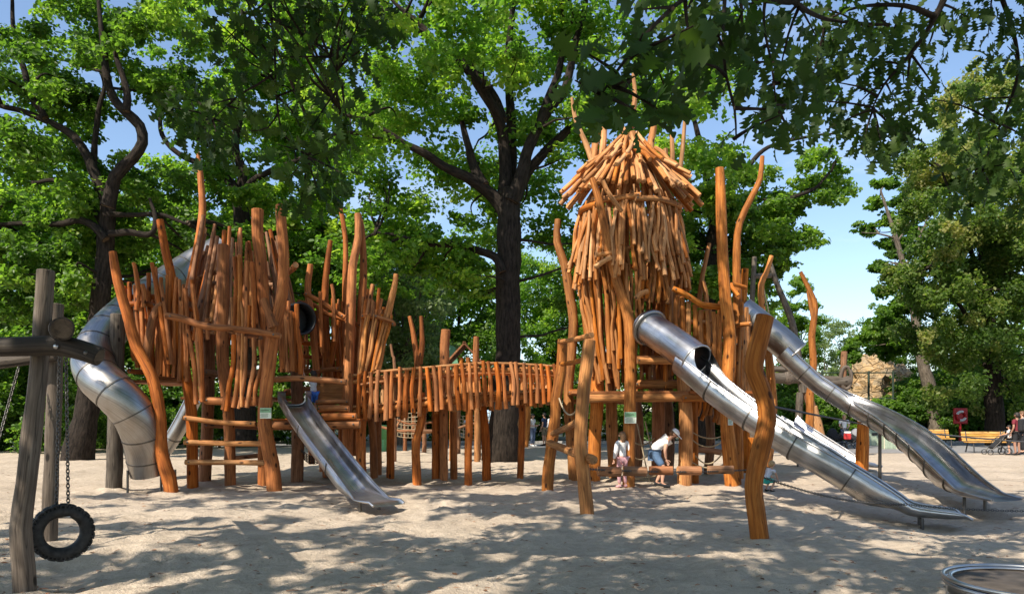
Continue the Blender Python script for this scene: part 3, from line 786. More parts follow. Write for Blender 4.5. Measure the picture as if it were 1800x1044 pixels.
# middle left oak, forked
rng = np.random.default_rng(60)
def keep_m(p):
    s = p[1] / F; px = 900 + p[0] / s; py = HY - (p[2] - H) / s
    if p[1] < 34.2 and 350 < px < 480 and 235 < py < 420 and rng.random() < .9: return False
    if 255 < px < 320 and 180 < py < 290 and rng.random() < .97: return False
    return True
cl = ell_clumps(rng, (-12.0, 36.5, 15.5), (6.5, 6, 8.5), 150, .6, 1.25, .62, .2, .42, -.95, keep_m)
cl += ell_clumps(rng, (-10.2, 36, 9.2), (5.6, 3.5, 3.4), 80, .5, 1.05, .5, .2, .5, -1, keep_m)
hero('oak_tree', 'forked oak rising behind the left stick fort',
     L([(432, 780), (430, 640), (428, 520), (426, 420), (424, 345)], 34), [.5, .44, .42, .40, .34],
     [(L([(422, 350), (402, 318), (380, 285), (368, 255), (330, 235), (300, 210)], 33.6), [.24, .21, .18, .14, .10, .06]),
      (L([(425, 348), (424, 300), (414, 262), (420, 200), (430, 120), (425, 20)], 33.8), [.24, .2, .17, .13, .1, .06]),
      (L([(428, 345), (445, 318), (468, 308), (520, 282), (560, 268), (610, 255)], 33.8), [.18, .14, .11, .08, .05]),
      (L([(395, 300), (340, 282), (300, 258), (282, 232), (284, 190), (292, 150)], 33.2), [.15, .13, .11, .09, .06])],
     cl, 64000, .22, 'bright_oak_leaf', 61, ntw=40)

# right oak behind the tower
rng = np.random.default_rng(70)
def keep_r(p):
    s = p[1] / F; px = 900 + p[0] / s; py = HY - (p[2] - H) / s
    if px > 1515 - max(0, py - 300) * .55: return False
    if px > 1400 and py < 215: return False
    if px > 1330 and py < 120: return False
    return True
cl = ell_clumps(rng, (8.8, 34, 9.6), (5.0, 4.5, 4.2), 130, .45, 1.0, .5, .2, .45, -1, keep_r)
cl += ell_clumps(rng, (14.0, 33.5, 12.0), (2.6, 2.0, 1.7), 26, .4, .75, .55, .2, .5, -1, keep_r)
cl += ell_clumps(rng, (12.0, 33.5, 9.5), (2.3, 2.0, 1.7), 22, .4, .75, .5, .2, .5, -1, keep_r)
hero('oak_tree', 'spreading oak behind the stick tower with branches reaching into the sky gap',
     L([(1236, 785), (1240, 640), (1246, 520), (1250, 440), (1258, 380)], 33), [.42, .36, .33, .30, .24],
     [(L([(1255, 400), (1300, 380), (1350, 362), (1392, 346), (1430, 332), (1460, 300)], 32.6), [.17, .14, .11, .08, .05]),
      (L([(1256, 385), (1240, 300), (1225, 230), (1210, 150)], 33), [.2, .16, .11, .06]),
      (L([(1258, 385), (1300, 310), (1350, 260), (1420, 240), (1470, 235)], 33.4), [.17, .13, .1, .07, .04]),
      (L([(1250, 450), (1290, 440), (1350, 445), (1400, 430)], 33.2), [.12, .1, .07, .03])],
     cl, 34000, .205, 'oak_leaf', 71, ntw=40)

# slender tree and leaning trunk right
rng = np.random.default_rng(80)
cl = []
for (px, py, r) in ((1560, 330, .9), (1590, 345, .9), (1545, 360, .8), (1530, 400, .7), (1575, 385, .9), (1600, 400, .9), (1620, 370, .8), (1640, 345, .8), (1560, 430, .9), (1590, 440, 1.1), (1545, 470, .8),
                    (1610, 470, 1.2), (1580, 490, 1.1), (1555, 510, 1.0), (1630, 430, 1.0), (1655, 400, .9), (1520, 405, .5), (1630, 520, 1.3), (1590, 540, 1.3), (1550, 560, 1.3), (1520, 590, 1.1), (1560, 610, 1.2), (1610, 590, 1.3), (1500, 620, .9)):
    for k in range(3):
        p = P(px + R(-14, 14), py + R(-12, 12), 50 + R(-1.5, 1.5)); cl.append([*p, r * R(.6, .95), np.clip(.42 + R(-.25, .25), 0, 1)])
hero('slender_tree', 'slender tree with leaning grey trunk and tufted top between sky and rock',
     L([(1648, 775), (1644, 730), (1637, 690), (1625, 650), (1615, 600), (1605, 530), (1590, 470), (1575, 420), (1560, 370), (1548, 335)], 48), [.50, .42, .38, .34, .28, .24, .20, .16, .11, .06],
     [(L([(1575, 420), (1545, 412), (1515, 408)], 48), [.07, .05, .03]), (L([(1590, 470), (1620, 410), (1640, 360)], 48), [.1, .07, .04]), (L([(1577, 425), (1600, 392), (1612, 372)], 48), [.07, .05, .03])],
     cl, 30000, .24, 'oak_leaf', 81, barkm='pale', ntw=20)

# hornbeam with drooping seed clusters
rng = np.random.default_rng(90)
def keep_h(p):
    s = p[1] / F; px = 900 + p[0] / s; py = HY - (p[2] - H) / s
    edge = 1700 - (py - 90) * .42 if py < 330 else (1600 - (py - 330) * .12 if py < 500 else 1580 + (py - 500) * .28)
    edge += 28 * math.sin(py * .06) + 18 * math.sin(py * .17)
    return px > edge and py < 730
cl = ell_clumps(rng, (24.0, 38, 10.5), (6.6, 5.0, 9.3), 400, .45, .9, .46, .24, .42, -1, keep_h)
hero('hornbeam_tree', 'large hornbeam full of drooping brownish seed clusters filling the right edge',
     [Vector((25.5, 39, -.2)), Vector((25.3, 39, 4)), Vector((25, 39, 9)), Vector((24.5, 39, 14))], [.5, .4, .3, .15],
     [([Vector((25.2, 39, 5)), Vector((22.5, 38, 8)), Vector((20.8, 37, 9))], [.16, .1, .05]), ([Vector((25, 39, 8)), Vector((22.6, 37.6, 12)), Vector((21.4, 37, 14))], [.16, .1, .05]),
      ([Vector((25, 39, 9)), Vector((27, 37.6, 12)), Vector((28, 37, 14))], [.16, .1, .05])],
     cl, 120000, .17, 'hornbeam_leaf', 91, ntw=40, flat=1.15, upbias=.25)

# ---- near oaks whose branches hang into the picture; real lobed leaves
OUT = []
for i in range(23):
    s_ = i / 22
    env = .95 * (s_ ** .75) * max(0, 1 - s_) ** .42
    OUT.append((s_, .025 if i < 3 else env * (.60 + .26 * math.cos(2 * math.pi * (4.0 * s_ - .62))) + (.0 if i < 22 else .0)))
def lobed_mesh(name, C, Nn, T, size, tint):
    n = len(C); m_ = len(OUT)
    B = np.cross(Nn, T)
    v = np.empty((n, 3 * m_, 3), np.float32)
    for j, (s_, w_) in enumerate(OUT):
        mid = C + T * (size * s_)[:, None] + Nn * (size * (-.10 * (s_ - .4) ** 2 * 4))[:, None]
        sd_ = B * (size * w_)[:, None] + Nn * (size * w_ * .22)[:, None]; s2 = -B * (size * w_)[:, None] + Nn * (size * w_ * .22)[:, None]
        fw = T * (size * .10 * w_)[:, None]
        v[:, j] = mid; v[:, m_ + j] = mid + sd_ + fw; v[:, 2 * m_ + j] = mid + s2 + fw
    q = []
    for j in range(m_ - 1):
        q.append([j, m_ + j, m_ + j + 1, j + 1]); q.append([j, j + 1, 2 * m_ + j + 1, 2 * m_ + j])
    q = np.array(q); base = (np.arange(n) * 3 * m_)[:, None, None]
    me = quad_mesh(name, v.reshape(-1, 3), (base + q[None]).reshape(-1, 4))
    a = me.attributes.new('tint', 'FLOAT', 'POINT'); a.data.foreach_set('value', np.repeat(tint, 3 * m_).astype(np.float32))
    return me
def near_oak(label, trunk, tr, limbs, sprays, canopy, seed, lsize=.125, ncan=9000, cansize=.17):
    random.seed(seed); rng = np.random.default_rng(seed)
    base = Vector(trunk[0]); base.z = 0
    t = thing('oak_tree', label, 'tree', base)
    mb = MB(); limb_mb(mb, trunk, tr, 14, .04); J = []
    for pts, r in limbs:
        q = px3(pts); limb_mb(mb, q, r, 7, .03); J += catmull(q, .25)
    JA = np.array([list(j) for j in J])
    C = []; Tn = []; NN = []; SZ = []; TI = []
    for (px, py, D, rad, n) in sprays:
        c = P(px, py, D); d = np.linalg.norm(JA - np.array(c), axis=1); a = J[int(np.argmin(d))]
        dirv = (c - a); 
        if dirv.length < .05: dirv = Vector((0, 0, -1))
        dirv = dirv.normalized()
        m = a.lerp(c, .55) + Vector((R(-.05, .05), R(-.05, .05), R(.0, .08))) * min(1, (c - a).length)
        limb_mb(mb, [a, m, c + dirv * rad * .5], [.012, .008, .003], 5, .02)
        ct = R(.2, .8)
        for k in range(n):
            o = np.array([rng.normal(), rng.normal(), rng.normal() * .8]); o = o / np.linalg.norm(o) * rad * rng.random() ** .5
            p = np.array(c) + o
            tv = norm(o / rad * .6 + np.array(dirv) * .4 + np.array([0, 0, -.55]) + rng.normal(size=3) * .4)
            nn = np.array([0, 0, .35]) + rng.normal(size=3) * .8 + o / rad * .3; nn = norm(nn - tv * np.dot(nn, tv))
            C.append(p); Tn.append(tv); NN.append(nn); SZ.append(lsize * rng.uniform(.7, 1.25)); TI.append(np.clip(ct + rng.normal(0, .15), 0, 1))
    for pts, r in canopy[1]: limb_mb(mb, pts, r, 8, .08)
    mb.build('trunk', WM['oak'], t)
    b3 = np.array(base)
    me = lobed_mesh('leaf_sprays', np.array(C) - b3, np.array(NN), np.array(Tn), np.array(SZ), np.array(TI)); me.materials.append(MATS['shaded_oak_leaf'])
    obj('leaf_sprays', me, t)
    cl = np.array(canopy[0], float); cl[:, :3] -= b3
    obj('crown', leaf_mesh('crown', cl, ncan, cansize, 'oak_leaf', seed + 3), t)
    return t
def canopy_clumps(seed, n, xr, yr, zr, r0, r1, thr, sc=.35):
    rng = np.random.default_rng(seed); out = []
    while len(out) < n:
        x, y, z = rng.uniform(*xr), rng.uniform(*yr), rng.uniform(*zr)
        if vnoise(np.array([x + 50.]), np.array([y + 50.]), sc, seed)[0] < thr: continue
        if z < 1.6 + .5615 * y * 1.12 + .9: continue
        out.append([x, y, z, rng.uniform(r0, r1), rng.uniform(.3, .7)])
    return out
sp = []
random.seed(3)
def S(lst, D, rad, n, jd=.5):
    for px, py in lst: sp.append((px, py, D + R(-jd, jd), rad * .88 * R(.75, 1.2), int(n * .95 * R(.7, 1.25))))
S([(1025, 150), (1065, 175), (1108, 190), (1140, 185), (1160, 130), (1100, 140), (1055, 110), (1190, 60), (1120, 70)], 3.1, .14, 12, .2)
S([(1215, 70), (1240, 115), (1260, 60), (1210, 20), (1150, 20), (1300, 30)], 3.6, .20, 14, .2)
S([(1300, 70), (1335, 110), (1370, 55), (1280, 125), (1375, 110), (1405, 160), (1350, 150), (1420, 40), (1330, 10), (1250, 10)], 4.4, .25, 17)
S([(1350, 215), (1385, 222), (1410, 195), (1370, 190)], 4.2, .20, 14)
S([(1450, 90), (1475, 150), (1500, 55), (1510, 185), (1540, 110), (1545, 225), (1480, 215), (1570, 60), (1565, 170), (1590, 120), (1445, 180), (1530, 20), (1460, 20), (1430, 130), (1600, 195), (1575, 245), (1520, 240), (1550, 250), (1470, 60)], 6.3, .30, 24)
S([(1615, 60), (1640, 150), (1620, 110), (1660, 45), (1620, 175), (1600, 20), (1690, 30)], 6.6, .26, 16)
S([(1740, 35), (1775, 90), (1790, 170), (1720, 250), (1705, 300), (1740, 200), (1770, 290), (1740, 330), (1690, 330), (1795, 240), (1700, 270), (1780, 30), (1800, 120), (1725, 175), (1790, 330)], 7.0, .32, 24)
near_oak('overhanging oak on the right whose dark lobed leaves hang across the top right', [Vector((7.4, -2.5, -.2)), Vector((7.3, -2.4, 2.5)), Vector((7.0, -2.0, 5.5)), Vector((6.6, -1.5, 8))], [.5, .38, .32, .22],
    [([Vector((7.0, -2.0, 5.4)), Vector((5.2, 2.0, 5.4)), P(1560, -60, 5.2), P(1480, -30, 5.0), P(1390, 5, 4.6), P(1300, -5, 4.2), P(1230, -20, 3.8)], [.14, .11, .06, .045, .03, .02, .012]),
     ([P(1700, -120, 6.0), P(1665, -20, 6.2), P(1642, 30, 6.2), P(1615, 75, 6.2), P(1585, 115, 6.2), P(1555, 150, 6.2), P(1535, 190, 6.2)], [.045, .032, .026, .02, .015, .010, .006]),
     ([Vector((6.8, -1.8, 6)), Vector((6.2, 2, 6)), P(1700, -120, 6.0)], [.12, .08, .045]),
     ([P(1642, 30, 6.2), P(1590, 10, 6.0), P(1510, 15, 5.8), P(1450, 40, 5.7)], [.025, .018, .012, .007]),
     ([P(1390, 5, 4.6), P(1430, 25, 5.2), P(1480, 40, 5.8), P(1560, 45, 6.2)], [.02, .016, .012, .007]),
     ([P(1275, -8, 4.0), P(1272, 60, 3.9), P(1275, 130, 3.9), P(1290, 190, 3.9), P(1292, 245, 3.9)], [.012, .010, .008, .007, .004]),
     ([P(1345, 0, 4.4), P(1342, 50, 4.4), P(1355, 110, 4.4), P(1365, 185, 4.4)], [.011, .009, .007, .004]),
     ([P(1230, -20, 3.8), P(1180, 20, 3.4), P(1130, 70, 3.2), P(1085, 130, 3.1), P(1060, 170, 3.1)], [.013, .011, .009, .007, .004]),
     ([P(1700, -120, 6.0), P(1760, 0, 6.8), P(1790, 120, 7), P(1760, 220, 7), P(1725, 300, 7)], [.04, .03, .02, .014, .007])],
    sp, (canopy_clumps(21, 420, (-5.5, 9), (-5, 9.5), (5.2, 10.5), .30, .62, .40, .5) + canopy_clumps(27, 45, (-1.5, 4.5), (4.2, 8.6), (7.2, 10), .4, .7, .35) + canopy_clumps(25, 26, (-6, 3), (8, 12), (9.5, 13.5), .4, .8, .5),
         [([Vector((6.6, -1.5, 7.6)), Vector((3.5, 0, 8.6)), Vector((0, 2, 8.8)), Vector((-3, 4, 8.8))], [.2, .16, .11, .05]), ([Vector((6.6, -1.5, 7.6)), Vector((6.5, 3, 8.8)), Vector((6, 7, 9.2))], [.18, .12, .05]),
          ([Vector((3.5, 0, 8.6)), Vector((2.5, 4, 8.6)), Vector((2.0, 7, 8.4))], [.12, .09, .05])]), 22, ncan=64000, cansize=.15)
sp = []
S([(330, 165), (355, 200), (400, 225), (335, 225), (375, 250), (420, 165), (445, 205), (385, 180), (350, 250), (320, 195), (390, 265)], 6.8, .27, 22)
S([(470, 40), (510, 35), (555, 30), (600, 50), (630, 30), (570, 95), (610, 105), (520, 100), (540, 150), (590, 165), (640, 85), (560, 205), (480, 90), (430, 60), (395, 50), (440, 115)], 6.2, .30, 22)
S([(520, 215), (500, 260), (545, 275), (585, 240), (560, 300), (520, 300), (590, 300), (610, 210), (560, 335), (530, 340)], 6.4, .26, 20)
S([(440, 5), (500, 0), (560, -5), (620, 0), (660, 40), (655, 5)], 6.0, .28, 24)
near_oak('overhanging oak on the left whose dark leaf sprays hang down above the fort', [Vector((-7.6, -1.0, -.2)), Vector((-7.5, -.9, 2.5)), Vector((-7.0, -.5, 5.5)), Vector((-6.5, 0, 8))], [.46, .36, .3, .2],
    [([Vector((-7.0, -.5, 5.6)), Vector((-4.5, 2.5, 6.2)), P(560, -130, 6.0), P(490, -60, 6.3), P(474, 0, 6.4), P(480, 70, 6.4), P(484, 140, 6.4), P(490, 195, 6.4), P(503, 240, 6.4), P(540, 275, 6.4)], [.14, .1, .05, .03, .022, .018, .015, .012, .009, .005]),
     ([P(484, 130, 6.4), P(455, 150, 6.5), P(425, 165, 6.6), P(400, 185, 6.7), P(372, 210, 6.8)], [.012, .010, .008, .006, .004]),
     ([P(474, 0, 6.4), P(430, 40, 6.5), P(395, 75, 6.6)], [.012, .009, .004]),
     ([P(480, 30, 6.4), P(530, 60, 6.3), P(580, 100, 6.2), P(600, 150, 6.2)], [.014, .011, .008, .004]),
     ([P(490, 195, 6.4), P(470, 225, 6.4), P(440, 232, 6.5)], [.009, .007, .004])],
    sp, (canopy_clumps(33, 330, (-13.5, -3), (-5, 10), (5.2, 11.5), .30, .62, .40, .5) + canopy_clumps(37, 55, (-15, -6), (8, 12.5), (9.5, 14), .45, .9, .45),
         [([Vector((-6.5, 0, 7.6)), Vector((-8.5, 3, 8.6)), Vector((-9, 6, 8.8))], [.18, .12, .05]), ([Vector((-6.5, 0, 7.6)), Vector((-5.0, 3, 8.6)), Vector((-4.6, 6.5, 8.9))], [.16, .11, .05])]), 34, ncan=50000, cansize=.15)
# ------------------------------------------------------------------ left stick fort
random.seed(101)
fort = thing('stick_fort', 'left play fort of orange poles with conical pole hut and ladder rungs', 'play fort', G(421, 848))
def post(pts, r, D, mat='rust', par=None, label=None, **k): return pole('post', par or fort, pts, r, D, mat, seg=12, label=label, rnoise=.045, **k)
post([(301, 868), (297, 840), (284, 795), (281, 728), (267, 661), (240, 610), (224, 552), (207, 495), (198, 443)], [.15, .14, .125, .12, .12, .115, .11, .10, .075], 15.4, label='tall bowed post leaning out at the far left of the fort')
post([(339, 862), (338, 795), (336, 721), (324, 644), (314, 577), (304, 501), (291, 441), (281, 387)], [.12, .12, .12, .11, .105, .10, .095, .075], 16.2)
post([(359, 852), (364, 760), (367, 660), (368, 560)], [.15, .14, .14, .13], 17.6, 'brown')
post([(405, 858), (402, 728), (391, 627), (393, 552), (392, 480), (392, 431)], [.125, .12, .13, .14, .135, .125], 16.6)
post([(463, 854), (464, 760), (467, 650), (466, 568), (458, 451), (453, 420), (453, 369)], [.13, .13, .13, .13, .135, .14, .135], 17.0)
post([(483, 868), (478, 815), (465, 748), (468, 687), (477, 610), (484, 568), (496, 518), (499, 451), (495, 400), (493, 361)], [.16, .155, .145, .135, .14, .15, .12, .115, .112, .105], 15.6, label='forked front post with a stub branch, topmost of the fort')
pole('post', fort, [(482, 575), (472, 548), (463, 526)], [.11, .085, .075], 15.5, seg=10, label='sawn stub branch of the forked front post', mat='rust')
post([(610, 848), (611, 744), (612, 661), (615, 590), (617, 535), (620, 468), (630, 418), (629, 376)], [.14, .14, .14, .13, .125, .115, .10, .085], 18.0)
post([(626, 800, 18.3), (628, 700, 18.3), (633, 600, 18.3), (636, 530), (639, 470), (636, 400), (633, 385)], [.12, .12, .12, .11, .10, .08, .05], 18.2)
post([(600, 820), (604, 650), (606, 552), (607, 485), (607, 418), (598, 364)], [.11, .10, .085, .075, .07, .055], 19)
post([(577, 838), (578, 720), (576, 654), (571, 552), (573, 485), (581, 423)], [.15, .15, .15, .11, .085, .06], 18.5)
pole('post', fort, [(580, 640), (590, 590), (598, 552)], [.09, .075, .06], 18.5, seg=9, mat='rust')
post([(556, 650, 18), (549, 568), (541, 511), (546, 465)], [.09, .09, .085, .07], 18)
post([(662, 650), (672, 600), (686, 535), (694, 500), (696, 482)], [.10, .10, .09, .08, .055], 17, 'tan', label='pale topped post leaning out at the right end of the stick basket')
post([(344, 470), (346, 451), (351, 418), (356, 367), (353, 317), (348, 268)], [.12, .11, .09, .08, .075, .05], 18.5, label='very tall slender pole standing over the left of the hut')
post([(522, 846), (524, 750), (520, 640), (515, 560)], [.15, .15, .14, .12], 17.8, 'brown')
post([(568, 828), (568, 740)], .10, 19.5); post([(548, 815), (547, 745)], .09, 20)
# cone of poles (the hut)
HX, HYY = (424 - 900) * 17.9 / F, 17.9
def hutpole(a, r0, z0, r1, z1, rad, mat='brown'):
    da = R(-.10, .10)
    p0 = Vector((HX + math.cos(a) * r0, HYY + math.sin(a) * r0, z0)); p1 = Vector((HX + math.cos(a + da) * r1, HYY + math.sin(a + da) * r1, z1))
    m = p0.lerp(p1, .5) + Vector((R(-.05, .05), R(-.05, .05), 0))
    pole('hut_pole', fort, [p0, m, p1], [rad * 1.15, rad, rad * .8], mat=mat, seg=7, rnoise=.07)
for i in range(58):
    a = 2 * math.pi * (i + R(-.25, .25)) / 58
    front = math.sin(a)
    low = 3.4 if front > -.3 else R(3.3, 3.7)
    hutpole(a, R(1.28, 1.42), low, R(.80, .95), R(5.05, 6.05) + (.35 if math.cos(a) < -.3 else 0), R(.042, .062), random.choice(['brown', 'brown', 'tan', 'rust']))
hb = MB()
for z, rr in ((3.55, 1.27), (4.9, .98)):
    for k in range(7):
        a0, a1 = 2 * math.pi * k / 7, 2 * math.pi * (k + 1.15) / 7
        pole('hut_ring_log', fort, [Vector((HX + math.cos(a0) * rr, HYY + math.sin(a0) * rr, z + R(-.1, .1))), Vector((HX + math.cos(a1) * rr, HYY + math.sin(a1) * rr, z + R(-.1, .1)))], .055, mat='brown', seg=7)
# left palisade
pickets('picket', fort, [(214, 520), (240, 500), (262, 490), (300, 470), (330, 520)], [(232, 640), (262, 650), (290, 665), (318, 668), (335, 672)], 13, .046, 16.1, jt=.22, jb=.10, mat='rust')
pickets('picket', fort, [(246, 528), (318, 520)], [(262, 655), (320, 668)], 9, .05, 16.6, jt=.15, jb=.08, mat='rust')
for pts, r in (([(254, 650), (262, 600), (268, 565), (276, 542), (284, 533)], [.085, .10, .10, .085, .06]), ([(240, 545), (243, 510), (239, 480), (235, 462)], [.06, .055, .05, .04]), ([(296, 640), (284, 560), (276, 510), (267, 462)], [.065, .055, .05, .04]),
               ([(302, 640), (292, 560), (283, 498)], [.05, .045, .04]), ([(252, 540), (254, 515), (250, 500)], .05)):
    pole('picket', fort, pts, r, 15.9, mat='rust')
for i, (x0, y0, x1, y1, D) in enumerate(((214, 522, 330, 528, 16.2), (222, 535, 276, 537, 16.0), (300, 527, 345, 527, 16.6), (226, 652, 330, 668, 16.5), (300, 545, 345, 545, 16.8), (262, 663, 330, 674, 16.3))):
    pole('rail', fort, [(x0, y0), ((x0 + x1) / 2, (y0 + y1) / 2 - 3), (x1, y1)], .058, D, mat='rust')
pole('rail', fort, [(292, 555), (320, 560), (360, 573), (410, 578), (450, 583), (493, 591)], [.07, .075, .075, .07, .07, .06], 15.35, seg=10, label='long bent front rail under the hut', mat='rust')
# between posts B and C and D : hanging pickets
for pts, r in (([(330, 580), (341, 640), (345, 710)], .05), ([(344, 575), (350, 640), (354, 704)], .048), ([(352, 570), (354, 640), (356, 706)], .05),
               ([(411, 588), (410, 640), (402, 680), (398, 722)], .052), ([(421, 590), (420, 640), (415, 690), (410, 716)], .05), ([(432, 592), (431, 650), (426, 690), (420, 718)], .042),
               ([(446, 594), (447, 640), (440, 680), (434, 716)], .05), ([(458, 598), (460, 640), (450, 680), (448, 712)], .05), ([(425, 715), (425, 640), (427, 560), (420, 520)], .042),
               ([(409, 586), (410, 560), (409, 523)], .045), ([(437, 580), (437, 560), (438, 537)], .045), ([(412, 575), (415, 500), (413, 452)], .05), ([(420, 580), (422, 500), (421, 449)], .05),
               ([(434, 580), (434, 520), (434, 459)], .052), ([(446, 585), (446, 520), (443, 461)], .05), ([(341, 598), (346, 560), (341, 530), (337, 492)], [.05, .05, .045, .04]), ([(350, 600), (343, 545), (338, 500)], [.05, .05, .045]),
               ([(366, 596), (365, 590), (364, 560)], .045), ([(398, 690), (392, 720)], .05)):
    pole('picket', fort, pts, r, 15.9, mat=random.choice(['rust', 'rust', 'orange']))
pole('beam', fort, [(361, 704), (420, 706), (478, 707)], .085, 16.0, seg=10, mat='rust')
pole('beam', fort, [(465, 748), (540, 747), (632, 746)], .10, 16.25, seg=10, tint=.4, mat='rust')
pole('beam', fort, [(361, 655), (400, 658), (470, 655)], .09, 17.4, mat='brown')
for y0, y1, x0, x1, r in ((734, 745, 322, 449, .055), (777, 780, 324, 483, .058), (812, 814, 326, 489, .058)):
    pole('rung', fort, [(x0, y0), ((x0 + x1) / 2, (y0 + y1) / 2 + R(-2, 3)), (x1, y1)], r, 15.75, mat='tan')
pole('rung', fort, [(395, 806), (430, 803), (460, 800)], .055, 17.3, mat='brown')
pole('rung', fort, [(360, 748), (420, 750), (460, 752)], .05, 17.4, mat='brown')
# floor under the hut, deck at the slide
def deck(name, par, corners, z, n=9, th=.06, mat='rust'):
    a, b2, c2, d = [Vector((p[0], p[1], z)) for p in corners]     # a->b front edge, d->c back edge
    for i in range(n):
        t = (i + .5) / n
        p = a.lerp(d, t); q = b2.lerp(c2, t); L_ = (q - p).length; wdt = (d - a).length / n * .93
        mb = MB(); ang = math.atan2((q - p).y, (q - p).x)
        mb.box((p + q) / 2, (L_, wdt, th), Matrix.Rotation(ang, 3, 'Z'), bev=.008, tint=R(.2, .7)); mb.build(name, [WM[mat][0]], par)
deck('floor_board', fort, [(-7.3, 16.3), (-5.3, 16.3), (-5.4, 18.9), (-7.6, 18.9)], 1.98, 12)
deck('floor_board', fort, [(-5.3, 16.35), (-3.35, 16.35), (-3.6, 18.8), (-5.3, 18.8)], 1.50, 12)
deck('floor_board', fort, [(-8.6, 16.2), (-7.3, 16.2), (-7.4, 18.2), (-8.4, 18.2)], 2.35, 8)
for pts, r, D in (([(560, 719), (585, 718), (613, 719)], .085, 16.6), ([(566, 733), (595, 732), (626, 732)], .085, 16.2), ([(556, 707), (590, 706), (614, 707)], .06, 17.2), ([(465, 668), (520, 665), (570, 668), (609, 672)], .065, 15.9),
                  ([(490, 650), (540, 652), (600, 648)], .06, 18.3), ([(520, 602), (545, 604), (585, 606)], .06, 18.6), ([(520, 625), (550, 628), (590, 632)], .05, 18.6), ([(500, 690), (545, 685), (605, 688)], .09, 18.2)):
    pole('beam', fort, pts, r, D, seg=9, mat='rust')
mb = MB(); mb.box(P(585, 690, 18), (.75, .10, .55), bev=.02, tint=.35); mb.build('plank_panel', ['orange_wood'], fort)
# right part: rails and flared stick basket
for pts, r, D in (([(524, 530), (552, 536), (574, 551), (600, 560), (640, 575)], .055, 18.2), ([(536, 516), (560, 528), (590, 548), (606, 558)], .06, 17.7), ([(636, 556), (662, 560), (688, 558)], .06, 17), ([(645, 630), (664, 632), (672, 626)], .05, 17.2), ([(660, 556), (690, 566), (692, 572)], .05, 16.8)):
    pole('rail', fort, pts, r, D, mat='rust')
pickets('basket_stick', fort, [(636, 540), (660, 520), (690, 548)], [(630, 660), (646, 650), (662, 640)], 13, .045, 17.1, jt=.30, jb=.12, mat='rust')
pickets('basket_stick', fort, [(640, 556), (694, 562)], [(628, 662), (668, 638)], 8, .036, 16.9, mat='orange', jt=.10, jb=.14)
pickets('basket_stick', fort, [(640, 545), (684, 548)], [(640, 650), (664, 640)], 9, .045, 18.2, jt=.2, mat='rust')
pickets('basket_stick', fort, [(582, 540), (625, 535)], [(588, 665), (625, 668)], 8, .045, 18.9, jt=.25, mat='rust')
pickets('picket', fort, [(530, 550), (570, 552)], [(532, 660), (572, 662)], 6, .04, 18.9, jt=.25, mat='rust')
for pts, r in (([(636, 660), (646, 560), (655, 500)], .05), ([(652, 640), (662, 560), (669, 525)], .065), ([(588, 600), (586, 520), (583, 500)], .04), ([(566, 620), (564, 560), (563, 513)], .045)):
    pole('basket_stick', fort, pts, r, 17.6, mat='rust')
pole('log_stub', fort, [(505, 480, 18.4), (514, 473, 17.0), (520, 466, 16.6)], .07, mat='rust')
pickets('picket', fort, [(488, 530), (525, 540)], [(492, 650), (530, 660)], 7, .05, 17.0, jt=.15, mat='rust')
# tunnel mouth
mb = MB(); c0 = P(529, 560, 17.3); ax = Vector((.72, -.69, 0))
mb.lathe([(.34, -.35), (.34, .04), (.385, .04), (.385, -.35)], c0, ax, 28, close=True); mb.build('tunnel_ring', 'black_metal', fort)
mb = MB(); mb.lathe([(0.0, -.33), (.34, -.33)], c0, ax, 28); mb.build('tunnel_inside', 'black_metal', fort)
# notice board on the front post
def notice(par, c, wd, ht, yaw=0.0):
    rt = Matrix.Rotation(yaw, 3, 'Z')
    mb = MB(); mb.box(c, (wd, .012, ht), rt, bev=.003); o = mb.build('notice_board', 'board_white', par)
    mb = MB(); mb.box(c + rt @ Vector((0, -.008, ht * .27)), (wd * .97, .006, ht * .42), rt); h = mb.build('header', 'board_green', par); h.parent = o; h.location = (0, 0, 0)
    mb = MB()
    for k in range(4): mb.box(c + rt @ Vector((-wd * .10 + R(-.01, .01), -.008, ht * (-.06 - .10 * k))), (wd * R(.5, .68), .004, ht * .035), rt)
    mb.box(c + rt @ Vector((-wd * .05, -.0135, ht * .28)), (wd * .7, .003, ht * .08), rt)
    h = mb.build('text_lines', 'board_text', par); h.parent = o; h.location = (0, 0, 0)
notice(fort, P(467, 726, 15.38), .235, .22)
# hammock net under the deck
def net_mb(mb, a, b2, c2, d, nu, nv, r, sag):
    def pt(u, v):
        p = a.lerp(b2, u).lerp(d.lerp(c2, u), v); p.z -= sag * 4 * u * (1 - u); return p
    for i in range(nv + 1):
        mb.tube([pt(k / 10, i / nv) for k in range(11)], [r] * 11, seg=5, rnoise=0, chamfer=False)
    for i in range(nu + 1):
        mb.tube([pt(i / nu, k / 6) for k in range(7)], [r] * 7, seg=5, rnoise=0, chamfer=False)
mb = MB(); net_mb(mb, P(530, 790, 17.5), P(566, 795, 17.8), P(566, 810, 18.8), P(530, 803, 18.4), 8, 5, .013, .12)
tag(mb.build('climbing_net', 'rope_dark', None, base=P(548, 800, 18)), 'dark rope hammock net slung under the fort deck beside the small slide', 'net')

